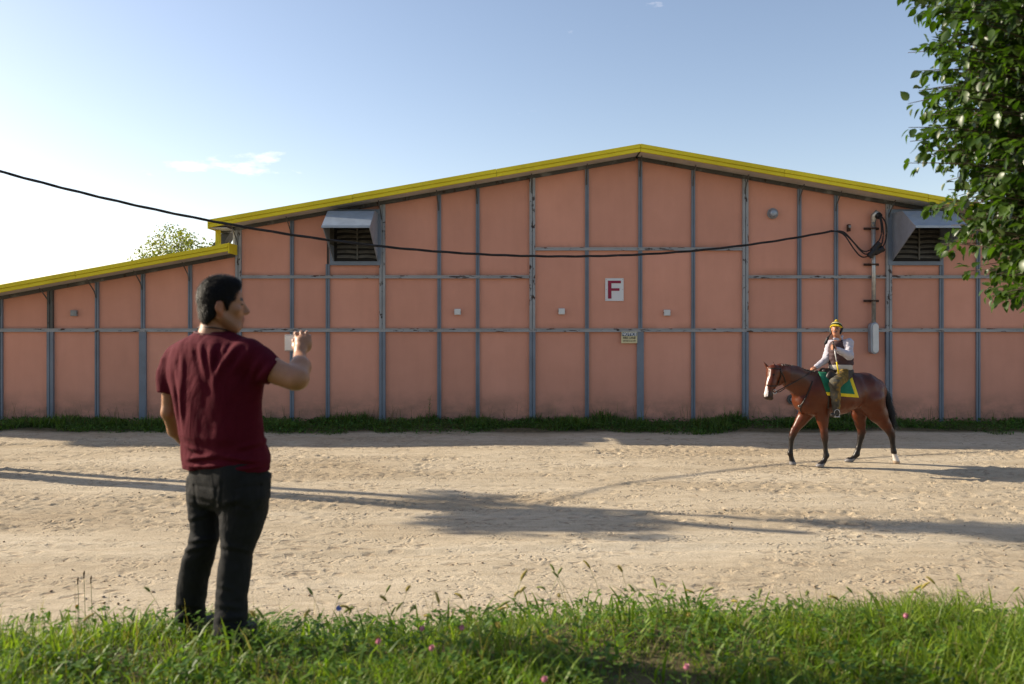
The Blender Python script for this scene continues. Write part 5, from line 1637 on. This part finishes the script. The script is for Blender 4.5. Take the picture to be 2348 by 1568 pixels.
rg = np.random.RandomState(21)
parts = []
P = scatter_bank(rg, 210000)
n = len(P)
tall = np.clip(0.75 + 1.9 * fbm(np.stack([P[:, 0] * 1.9, P[:, 1] * 1.9, P[:, 0] * 0 + 8], -1), 3), 0.3, 1.75)
fade = 1 - 0.6 * smooth(-0.7, 0.4, P[:, 1] - turf_edge(P[:, 0]))
right = 1 + 0.28 * smooth(0.8, 2.6, P[:, 0])
h = rg.uniform(0.05, 0.165, n) * tall * fade * right
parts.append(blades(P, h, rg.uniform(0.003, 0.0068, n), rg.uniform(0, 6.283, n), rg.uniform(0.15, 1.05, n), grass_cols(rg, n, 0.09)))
# fine wiry grass, drier, at the broken edge
P = scatter_bank(rg, 42000, 0.75, 0.35); n = len(P)
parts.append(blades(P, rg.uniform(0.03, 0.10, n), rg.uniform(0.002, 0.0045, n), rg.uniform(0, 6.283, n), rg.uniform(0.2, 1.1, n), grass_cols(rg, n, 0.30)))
# broad arching blades
P = scatter_bank(rg, 6000, 0.4, -0.1); n = len(P)
parts.append(blades(P, rg.uniform(0.14, 0.27, n) * (1 + 0.2 * smooth(1, 3, P[:, 0])), rg.uniform(0.009, 0.016, n), rg.uniform(0, 6.283, n), rg.uniform(0.4, 1.0, n), grass_cols(rg, n, 0.03) * [0.9, 0.95, 1.1]))
# thin dry stems sticking up
P = scatter_bank(rg, 2200, 0.9, 0.45); n = len(P)
parts.append(blades(P, rg.uniform(0.15, 0.34, n), np.full(n, 0.0022), rg.uniform(0, 6.283, n), rg.uniform(0.1, 0.5, n), np.tile(DRY * 0.8, (n, 1)) * rg.uniform(.6, 1.2, (n, 1))))
V, Q, T, C = join_parts(parts)
o = link('grass', fast_mesh('grass', V, quads=Q, tris=T, cols=C, mat=M['grass']))
tag(o, 'long sunlit green grass on the bank around the man', 'grass', kind='stuff')

# low broad-leaved weeds and clover between the blades
def leaflets(P, L, W, ang, pitch, col):
    n = len(P)
    d = np.stack([np.cos(ang) * np.cos(pitch), np.sin(ang) * np.cos(pitch), np.sin(pitch)], -1)
    s = np.stack([-np.sin(ang), np.cos(ang), np.zeros(n)], -1)
    u = np.cross(d, s)
    L = L[:, None]; W = W[:, None]
    V = np.stack([P, P + d * L * .35 - s * W * .42 + u * W * .12, P + d * L * .5, P + d * L * .35 + s * W * .42 + u * W * .12,
                  P + d * L * .75 - s * W * .38 + u * W * .05, P + d * L * .75 + s * W * .38 + u * W * .05, P + d * L - u * L * .08], 1).reshape(-1, 3)
    b = (np.arange(n) * 7)[:, None]
    Q = np.concatenate([b + [0, 1, 4, 2], b + [0, 2, 5, 3]]); T = np.concatenate([b + [2, 4, 6], b + [2, 6, 5]])
    return V, Q, T, np.repeat(col, 7, 0)
parts = []
P = scatter_bank(rg, 16000, 0.5, 0.05); n = len(P)
hgt = rg.uniform(0.03, 0.17, n)
for k in range(3):
    Pk = P + np.stack([rg.uniform(-.012, .012, n), rg.uniform(-.012, .012, n), hgt], -1)
    parts.append(leaflets(Pk, rg.uniform(0.014, 0.034, n), rg.uniform(0.012, 0.026, n), rg.uniform(0, 6.283, n), rg.uniform(-0.2, 0.6, n), grass_cols(rg, n, 0.02) * [0.75, 0.95, 1.3]))
P = scatter_bank(rg, 3400, 0.45, -0.02); n = len(P)
for k in range(4):
    Pk = P + np.stack([rg.uniform(-.01, .01, n), rg.uniform(-.01, .01, n), rg.uniform(0.01, 0.12, n)], -1)
    parts.append(leaflets(Pk, rg.uniform(0.03, 0.075, n), rg.uniform(0.012, 0.028, n), rg.uniform(0, 6.283, n), rg.uniform(0.1, 1.0, n), grass_cols(rg, n, 0.02) * [0.85, 1.0, 1.2]))
V, Q, T, C = join_parts(parts)
o = link('weeds', fast_mesh('weeds', V, quads=Q, tris=T, cols=C, mat=M['grass']))
tag(o, 'clover and broad-leaved weeds mixed through the bank grass', 'weeds', kind='stuff')

# verge against the barn wall
rg = np.random.RandomState(33)
def verge(n):
    x = rg.uniform(-14, 14, n); y = rg.uniform(17.85, 19.98, n)
    e = 18.35 + 0.9 * fbm(np.stack([x * 0.9, x * 0, x * 0 + 4], -1), 4)
    k = rg.rand(n) < smooth(-0.25, 0.15, y - e)
    x, y = x[k], y[k]
    return np.stack([x, y, ground_z(x, y) - 0.01], -1)
parts = []
P = verge(60000); n = len(P)
tall = np.clip(0.62 + 1.5 * fbm(np.stack([P[:, 0] * 1.3, P[:, 1] * 0.8, P[:, 0] * 0 + 6], -1), 4) * 1.5, 0.15, 1.9) * (0.45 + 0.55 * smooth(18.1, 19.0, P[:, 1]))
VC = np.array([0.066, 0.120, 0.026])
def vcols(n, dry): return np.where(rg.rand(n)[:, None] < dry, np.array([0.10, 0.09, 0.04]), VC * rg.uniform(0.55, 1.7, (n, 1)) * [1, 1, 1])
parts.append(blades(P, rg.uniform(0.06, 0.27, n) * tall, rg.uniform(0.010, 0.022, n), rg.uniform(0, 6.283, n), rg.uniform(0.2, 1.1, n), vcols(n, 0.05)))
P = verge(9000); n = len(P)
for k in range(2):
    parts.append(leaflets(P + [0, 0, 0.05] + rg.uniform(-.06, .06, (n, 3)), rg.uniform(0.05, 0.11, n), rg.uniform(0.03, 0.06, n), rg.uniform(0, 6.283, n), rg.uniform(-0.2, 0.8, n), vcols(n, 0.0) * [0.9, 1.1, 1.2]))
P = verge(650); n = len(P)
parts.append(blades(P, rg.uniform(0.3, 0.65, n), np.full(n, 0.007), rg.uniform(0, 6.283, n), rg.uniform(0.1, 0.5, n), vcols(n, 0.6)))
V, Q, T, C = join_parts(parts)
o = link('verge_grass', fast_mesh('verge_grass', V, quads=Q, tris=T, cols=C, mat=M['grass']))
tag(o, 'shaded strip of rough grass along the foot of the barn', 'grass', kind='stuff')

# tall weed against the wall
wd = at(985, 960, 19.75)
e = empty('tall_weed', (wd[0], 19.75, 0.05)); tag(e, 'single tall feathery weed against the wall left of centre', 'weed')
mb = MB(); mb.tube([(wd[0], 19.75, 0.0), (wd[0] - 0.01, 19.75, 0.35), (wd[0] + 0.01, 19.74, 0.68)], [0.008, 0.006, 0.003], 6); mb.build('stem', M['pole_wood'], e)
n = 70
Pw = np.stack([np.full(n, wd[0]), np.full(n, 19.75), rg.uniform(0.15, 0.68, n)], -1)
v, q, t, c = leaflets(Pw, rg.uniform(0.05, 0.10, n), rg.uniform(0.010, 0.02, n), rg.uniform(0, 6.283, n), rg.uniform(0.1, 0.8, n), np.tile(VC * 1.6, (n, 1)))
me = fast_mesh('leaves', v, quads=q, tris=t, cols=c, mat=M['grass']); lf = link('leaves', me, e); lf['kind'] = 'stuff'

# ------------------------------------------------------------------ foxtails, clover heads, single flowers
M['seed'] = simple('foxtail_seed', (0.20, 0.24, 0.055), 0.8, var=0.3, scale=60)
M['seed_y'] = simple('ripe_foxtail_seed', (0.34, 0.27, 0.06), 0.8, var=0.3, scale=60)
M['stem'] = simple('green_stem', (0.10, 0.15, 0.03), 0.6, var=0.2)
M['clover'] = simple('clover_pink', (0.55, 0.22, 0.30), 0.8, var=0.25, scale=120)
M['chicory'] = simple('chicory_blue', (0.22, 0.28, 0.75), 0.7, var=0.15)
M['hawk'] = simple('flower_yellow', (0.70, 0.42, 0.01), 0.7, var=0.15)
M['dead'] = simple('dry_seed_head', (0.09, 0.06, 0.03), 0.9, var=0.3)
def foxtail_meshes(seed):
    r = random.Random(seed)
    H = r.uniform(0.15, 0.29); bend = r.uniform(0.03, 0.10)
    st = [(bend * (t ** 2), 0, H * t) for t in np.linspace(0, 1, 6)]
    mb = MB(); mb.tube(st, [0.0016, 0.0015, 0.0014, 0.0012, 0.0011, 0.001], 5)
    a = bpy.data.meshes.new('foxtail_stem'); a.from_pydata(mb.v, [], mb.f); a.materials.append(M['stem'])
    L = r.uniform(0.045, 0.075); ang0 = math.atan2(H / 5, bend * 0.36); droop = r.uniform(0.3, 1.7)
    pts = [np.array(st[-1])]; ang = ang0
    for i in range(9):
        ang -= droop / 9
        pts.append(pts[-1] + L / 9 * np.array([math.cos(ang), 0, math.sin(ang)]))
    rs = [0.0022, 0.0045, 0.0058, 0.0063, 0.0063, 0.006, 0.0055, 0.0047, 0.0036, 0.0016]
    mb2 = MB(); mb2.tube(pts, rs, 8)
    V = []; F_ = []
    for i in range(110):                                       # bristles
        j = r.randrange(1, 9); q = r.uniform(0, 6.283); t = pts[j + 0] - pts[j - 1]; t /= np.linalg.norm(t)
        nn = np.cross(t, [0, 1, 0]); d = nn * math.cos(q) + np.array([0, 1, 0]) * math.sin(q)
        p = pts[j] + d * rs[j] * .8; s = np.cross(d, t) * 0.0007
        V += [p - s, p + s, p + d * 0.008 + t * 0.008]; F_.append((len(V) - 3, len(V) - 2, len(V) - 1))
    mb2.add(V, F_)
    b = bpy.data.meshes.new('foxtail_head'); b.from_pydata([tuple(p) for p in mb2.v], [], mb2.f); b.materials.append(M['seed_y'] if seed % 3 == 0 else M['seed'])
    b.polygons.foreach_set('use_smooth', [True] * len(b.polygons))
    return a, b
FT = [foxtail_meshes(i) for i in range(6)]
rg = np.random.RandomState(8)
k = 0
while k < 64:
    x = rg.uniform(-3.2, 3.2); y = rg.uniform(3.05, 5.35)
    if abs(x) > 0.62 * y or y > turf_edge(x) + 0.1 or (y > turf_edge(x) - 0.45 and rg.rand() < 0.6): continue
    if abs(x + 1.45) < 0.28 and y < 4.2: continue
    a, b = FT[rg.randint(6)]
    f = empty('foxtail', (x, y, float(ground_z(x, y)) - 0.01), rg.uniform(0, 6.283)); f.scale = (1, 1, rg.uniform(0.8, 1.12))
    tag(f, 'nodding green foxtail seed head standing out of the bank grass', 'foxtail', 'foxtails in the bank grass')
    for nm, me in (('stem', a), ('seed_head', b)):
        c = bpy.data.objects.new(nm, me); COL.objects.link(c); c.parent = f
    k += 1
def flower(name, N_xy, clear, label, cat, build, group=None):
    for depth in np.arange(5.2, 2.6, -0.02):                    # stand it where its head clears the turf
        p = at(N_xy[0] / 1.0652, N_xy[1] / 1.0652, depth); gz = float(ground_z(p[0], p[1]))
        if p[2] - gz > clear: break
    e = empty(name, (p[0], p[1], gz)); tag(e, label, cat, group)
    mb = MB(); mb.tube([(p[0] + 0.02, p[1], gz), (p[0] + 0.008, p[1], (gz + p[2]) / 2), (p[0], p[1], p[2])], 0.0018, 5); mb.build('stem', M['stem'], e)
    build(p, e)
def clover_head(p, e):
    mb = MB(); r = random.Random(int(p[0] * 1000))
    V = []; F_ = []
    for i in range(70):
        u = r.uniform(-0.5, 1); q = r.uniform(0, 6.283); w = math.sqrt(max(0, 1 - u * u))
        d = np.array([w * math.cos(q), w * math.sin(q), u]); s = np.cross(d, [0.3, 0.1, 1]); s /= np.linalg.norm(s)
        V += [p + d * 0.005 - s * 0.0022, p + d * 0.005 + s * 0.0022, p + d * 0.0135 + s * 0.0016 + [0, 0, .003], p + d * 0.0135 - s * 0.0016 + [0, 0, .003]]
        b = len(V) - 4; F_.append((b, b + 1, b + 2, b + 3))
    mb.add(V, F_); mb.lathe([(0.004, -0.009), (0.009, -0.003), (0.0095, 0.004), (0.005, 0.010)], p, 'z', 10)
    mb.build('flower_head', M['clover'], e)
def rays(n, L, w, mat, cen):
    def f(p, e):
        for i in range(n):
            q = 2 * math.pi * i / n; d = np.array([math.cos(q), 0.35 * math.sin(q) - 0.25, math.sin(q) * 0.85]); s = np.array([-math.sin(q), 0, math.cos(q)])
            mb = MB(); mb.add([p, p + d * L * .6 - s * w, p + d * L - s * w * .7, p + d * L + s * w * .7, p + d * L * .6 + s * w], [(0, 1, 2, 3, 4)]); mb.build('petal', mat, e)
        mb = MB(); mb.lathe([(0.004, -0.002), (0.004, 0.002)], p, 'z', 8); mb.build('centre', cen, e)
    return f
CG = 'pink clover heads in the bank grass'
flower('clover', (924, 1568), 0.17, 'pale pink clover head, leftmost of the clover cluster right of the man', 'clover', clover_head, CG)
flower('clover', (1030, 1536), 0.17, 'dusky pink clover head between the two topmost of the left cluster', 'clover', clover_head, CG)
flower('clover', (1128, 1534), 0.17, 'pink clover head at the right end of the cluster near the man', 'clover', clover_head, CG)
flower('clover', (1054, 1584), 0.17, 'small pink clover head lowest in the cluster near the man', 'clover', clover_head, CG)
flower('clover', (1676, 1630), 0.17, 'large bright pink clover head low in the grass right of centre', 'clover', clover_head, CG)
flower('clover', (1329, 1660), 0.17, 'pink clover head cut by the bottom edge near the centre', 'clover', clover_head, CG)
flower('clover', (2211, 1505), 0.17, 'pink clover head near the grass edge below the horse', 'clover', clover_head, CG)
flower('chicory', (828, 1484), 0.20, 'single pale blue flower in the grass right of the man', 'flower', rays(13, 0.021, 0.0035, M['chicory'], M['chicory']))
flower('hawkweed', (189, 1480), 0.20, 'single yellow flower in the grass left of the man', 'flower', rays(14, 0.014, 0.0022, M['hawk'], M['hawk']))
for i, (nx, ny, dp) in enumerate(((205, 1400, 0.36), (222, 1412, 0.34), (190, 1415, 0.33))):
    def dead_head(p, e):
        mb = MB(); mb.tube([p + np.array([0, 0, -0.03]), p, p + np.array([0.003, 0, 0.018])], [0.005, 0.0065, 0.002], 8); mb.build('seed_head', M['dead'], e, smooth=True)
    flower('plantain_stalk', (nx, ny), dp, ['tallest dry brown seed stalk left of the man', 'dry brown seed stalk just right of the tallest one', 'dry brown seed stalk just left of the tallest one'][i], 'stalk', dead_head, 'dry seed stalks left of the man')

# ------------------------------------------------------------------ trees
def leaf_mat(name, c0, c1, transl=0.35, rough=0.38):
    m, nt, b = new_mat(name)
    a = nt.nodes.new('ShaderNodeAttribute'); a.attribute_name = 'Col'
    oi = nt.nodes.new('ShaderNodeObjectInfo')
    c = mixc(nt, 1.0, a.outputs['Color'], ramp(nt, oi.outputs['Random'], [(0.0, c0), (1.0, c1)]), 'MULTIPLY')
    nt.links.new(c, b.inputs['Base Color'])
    b.inputs['Roughness'].default_value = rough
    b.inputs['Specular IOR Level'].default_value = 0.5
    t = nt.nodes.new('ShaderNodeBsdfTranslucent')
    nt.links.new(mixc(nt, 1.0, c, (1.6, 1.9, 0.5), 'MULTIPLY'), t.inputs['Color'])
    ms = nt.nodes.new('ShaderNodeMixShader'); ms.inputs[0].default_value = transl
    nt.links.new(b.outputs[0], ms.inputs[1]); nt.links.new(t.outputs[0], ms.inputs[2])
    nt.links.new(ms.outputs[0], nt.nodes['Material Output'].inputs['Surface'])
    return m
M['leaf'] = leaf_mat('glossy_pear_leaf', (0.85, 0.85, 0.85), (1.15, 1.15, 1.15))
def leaf_shape(curl=0.25, fold=0.25):
    """pointed oval leaf of unit length along +x, stalk at the origin"""
    st = [0.0, 0.14, 0.24, 0.42, 0.62, 0.80, 0.92, 1.0]; hw = [0.006, 0.006, 0.15, 0.27, 0.265, 0.17, 0.06, 0.0]
    V = []; F_ = []
    for t, w in zip(st, hw):
        z = -curl * t * t
        V += [(t, -w, z + fold * w), (t, 0, z), (t, w, z + fold * w)]
    for i in range(len(st) - 1):
        a = i * 3
        F_ += [(a, a + 3, a + 4, a + 1), (a + 1, a + 4, a + 5, a + 2)]
    return np.array(V), np.array(F_)
def place_leaves(P, D, up, L, col, shape):
    """joined mesh of many leaves: positions, directions, roll reference, lengths"""
    LV, LF = shape
    x = D / np.linalg.norm(D, axis=1)[:, None]
    y = np.cross(up, x); y /= np.linalg.norm(y, axis=1)[:, None] + 1e-9
    z = np.cross(x, y)
    V = P[:, None, :] + L[:, None, None] * (LV[None, :, 0, None] * x[:, None, :] + LV[None, :, 1, None] * y[:, None, :] + LV[None, :, 2, None] * z[:, None, :])
    Q = (LF[None] + (np.arange(len(P)) * len(LV))[:, None, None]).reshape(-1, 4)
    return V.reshape(-1, 3), Q, np.repeat(col, len(LV), 0), (x, y, z)

# -- the pear tree close on the right
rg = np.random.RandomState(55)
TC = np.array([3.88, 4.25, 4.18]); TR = np.array([1.62, 1.75, 2.05])
tree = empty('pear_tree', (3.75, 4.45, 0.95)); tag(tree, 'leafy green tree filling the right edge of the picture', 'tree')
mb = MB(); mb.tube([(3.75, 4.45, 0.85), (3.72, 4.44, 1.6), (3.74, 4.42, 2.4), (3.70, 4.38, 3.4), (3.68, 4.35, 4.6), (3.66, 4.33, 5.8)], [0.13, 0.105, 0.095, 0.075, 0.05, 0.02], 12); mb.build('trunk', M['bark'], tree, smooth=True)
LP, LD, LL = [], [], []
brs = MB()
nb = 0
def bump_r(d): return 1 + 0.16 * float(vnoise(np.array([d * 3.1 + 5])).item()) + 0.10 * float(vnoise(np.array([d * 7.0 + 2])).item())
while nb < 1500:
    d = rg.normal(0, 1, 3); d /= np.linalg.norm(d)
    view = -d[0] * 0.8 - d[1] * 0.45
    if view < -0.1 and rg.rand() < 0.8: continue
    tip = TC + d * TR * bump_r(d) * rg.uniform(0.5, 1.0)
    if tip[2] < 2.2 or tip[2] > 5.6: continue
    if (tip[0] / tip[1] > 0.74 or tip[2] > 4.6) and rg.rand() < 0.75: continue
    root = np.array([3.70, 4.38, np.clip(tip[2] - rg.uniform(0.1, 0.5), 2.6, 5.6)])
    start = root + (tip - root) * rg.uniform(0.30, 0.5)
    mid = (start + tip) / 2 + np.array([0, 0, 0.10])
    pts = [start + (mid - start) * t + ((tip - mid) - (mid - start)) * t * t * 0.5 for t in np.linspace(0, 1, 2)]
    path = [(1 - t) ** 2 * start + 2 * t * (1 - t) * mid + t * t * tip for t in np.linspace(0, 1, 7)]
    brs.tube([root * 0.4 + start * 0.6] + path, [0.012] + list(np.linspace(0.009, 0.002, 7)), 5, cap=False)
    nl = rg.randint(22, 34)
    for i in range(nl):
        t = 1 - rg.rand() ** 1.4 * 0.95
        p = (1 - t) ** 2 * start + 2 * t * (1 - t) * mid + t * t * tip
        tang = (tip - start) / np.linalg.norm(tip - start)
        side = rg.normal(0, 1, 3); side -= tang * (side @ tang); side /= np.linalg.norm(side)
        dd = tang * rg.uniform(0.1, 0.8) + side * rg.uniform(0.5, 1.0) + np.array([-0.1, -0.05, -rg.uniform(0.15, 0.95)])
        LP.append(p + side * rg.uniform(0.0, 0.05)); LD.append(dd); LL.append(rg.uniform(0.045, 0.09))
    nb += 1
LP = np.array(LP); LD = np.array(LD); LL = np.array(LL)
brs.build('branches', M['bark'], tree, smooth=True)['kind'] = 'stuff'
n = len(LP)
UPV = np.tile([0, 0, 1.0], (n, 1)) + rg.normal(0, 0.35, (n, 3))
g = rg.rand(n)[:, None]
LC = np.array([0.028, 0.060, 0.010]) * (1 - g) + np.array([0.062, 0.108, 0.016]) * g
# the 300 leaves that show largest are objects of their own
dist = np.linalg.norm(LP - [0, 0, CAM_Z], axis=1)
px = LP[:, 0] / LP[:, 1]; pz = (LP[:, 2] - CAM_Z) / LP[:, 1]
inview = (np.abs(px) < 0.640) & (pz < 0.405) & (LP[:, 1] > 1.0)
clear = -((LP - TC) / TR) @ np.array([0.55, 0.75, 0.0])                 # towards the camera side of the crown
score = np.where(inview, LL / dist * (0.6 + np.clip(clear, 0, 1)), -1)
pick = np.argsort(-score)[:300]
rest = np.setdiff1d(np.arange(n), pick)
SH = [leaf_shape(0.22, 0.30), leaf_shape(0.38, 0.18), leaf_shape(0.10, 0.42)]
parts = []
for k in range(3):
    r = rest[k::3]
    v, q, c, _ = place_leaves(LP[r], LD[r], UPV[r], LL[r], LC[r], SH[k])
    parts.append((v, q, None, c))
V, Q, T, C = join_parts(parts)
fo = link('foliage', fast_mesh('foliage', V, quads=Q, cols=C, mat=M['leaf']), tree); fo['kind'] = 'stuff'
LM = []
for k in range(3):
    for cc in ((0.034, 0.068, 0.011), (0.056, 0.100, 0.015)):
        me = fast_mesh('leaf', SH[k][0], quads=SH[k][1], cols=np.tile(cc, (len(SH[k][0]), 1)), mat=M['leaf'])
        LM.append(me)
_, _, _, (ex_, ey_, ez_) = place_leaves(LP[pick], LD[pick], UPV[pick], LL[pick], LC[pick], SH[0])
for i, j in enumerate(pick):
    o = bpy.data.objects.new('leaf', LM[i % 6]); COL.objects.link(o); o.parent = tree
    Mx = Matrix(np.column_stack([ex_[i], ey_[i], ez_[i]]).tolist()).to_4x4()
    o.matrix_basis = Matrix.Translation(Vector(LP[j] - np.array(tree.location))) @ Mx @ Matrix.Scale(float(LL[j]), 4)

# -- other trees: joined crowns of leaves
def leafy_tree(name, base, h_trunk, crown_c, crown_r, n, size, c0, c1, label, seed, mat=None, lobes=7, sparse=0.0, group=None, trunk_r=0.12):
    rg = np.random.RandomState(seed)
    base = np.array(base, float); cc = np.array(crown_c, float); cr_ = np.array(crown_r, float)
    e = empty(name, tuple(base)); tag(e, label, 'tree', group)
    mb = MB()
    mb.tube([base - [0, 0, .1], base * .5 + cc * .5 + [0.05, 0, -cr_[2] * .4], cc - [0, 0, cr_[2] * .2], cc + [0, 0, cr_[2] * .6]], [trunk_r, trunk_r * .8, trunk_r * .5, trunk_r * .15], 9)
    mb.build('trunk', M['bark'], e, smooth=True)
    lob = []
    bm_ = MB()
    for i in range(lobes):
        d = rg.normal(0, 1, 3); d /= np.linalg.norm(d)
        c = cc + d * cr_ * rg.uniform(0.35, 0.75); lob.append((c, cr_ * rg.uniform(0.30, 0.55)))
        bm_.tube([cc - [0, 0, cr_[2] * .35], (cc + c) / 2 + [0, 0, .1], c], [trunk_r * .4, trunk_r * .22, trunk_r * .06], 6)
    b = bm_.build('limbs', M['bark'], e, smooth=True); b['kind'] = 'stuff'
    P = []
    for i in range(n):
        c, r = lob[rg.randint(lobes)]
        d = rg.normal(0, 1, 3); d /= np.linalg.norm(d)
        P.append(c + d * r * rg.rand() ** 0.45)
    P = np.array(P)
    if sparse: P = P[fbm(P * 1.8 + seed, 3) > sparse]
    n = len(P); g = rg.rand(n)[:, None]
    col = np.array(c0) * (1 - g) + np.array(c1) * g
    D = rg.normal(0, 1, (n, 3)) + [0, 0, -0.4]
    v, q, c, _ = place_leaves(P, D, rg.normal(0, 1, (n, 3)), rg.uniform(.7, 1.3, n) * size, col, SH[0] if False else leaf_quad)
    f = link('crown', fast_mesh('crown', v, quads=q, cols=c, mat=mat or M['leaf']), e); f['kind'] = 'stuff'
    return e
leaf_quad = (np.array([(0, 0, 0), (0.5, -0.3, 0.05), (1, 0, -0.1), (0.5, 0.3, 0.05)]), np.array([(0, 1, 2, 3)]))
# thin-crowned tree behind the low roof
p = at(415, 560, 33.0)
leafy_tree('young_tree', (p[0], 33, 0), 3, (p[0], 33, 4.9), (2.2, 1.8, 2.0), 9000, 0.11, (0.09, 0.12, 0.02), (0.22, 0.20, 0.03), 'thin yellowing tree showing above the low roof', 61, lobes=16, sparse=-0.05, trunk_r=0.09)
# trees left of the picture that throw the soft shadows on the road
def shade_tree(shadow_xy, h, r, seed, n, label):
    base = np.array([shadow_xy[0] - 2.0 * h, shadow_xy[1] + 0.6 * h, 0.0])
    leafy_tree('shade_tree', base, h, base + [0, 0, h], r, n, 0.20, (0.03, 0.07, 0.012), (0.05, 0.10, 0.015), label, seed, lobes=8, group='trees left of the picture')
shade_tree((0.35, 10.55), 7.2, (1.1, 1.35, 0.75), 71, 1500, 'small round tree beyond the left edge, nearer the pole')
shade_tree((6.3, 9.1), 9.5, (1.5, 0.8, 1.3), 75, 900, 'taller loose tree beyond the left edge, nearer the bank')
# unseen trees added behind the camera to keep open sky off the man's back
for i, (x, y, hh_) in enumerate(((-5.5, -3.2, 4.6), (-1.6, -3.8, 5.0), (2.6, -3.4, 4.7), (6.4, -2.2, 4.6))):
    leafy_tree('sky_blocker_tree', (x, y, 1.0), 3, (x, y, hh_), (2.5, 1.6, 3.1), 4200, 0.34, (0.02, 0.05, 0.009), (0.04, 0.08, 0.013), '%s tree from the left in the unseen row added to block the sky' % ['first', 'second', 'third', 'fourth'][i], 80 + i, lobes=14, group='unseen trees added to block the sky', trunk_r=0.15)
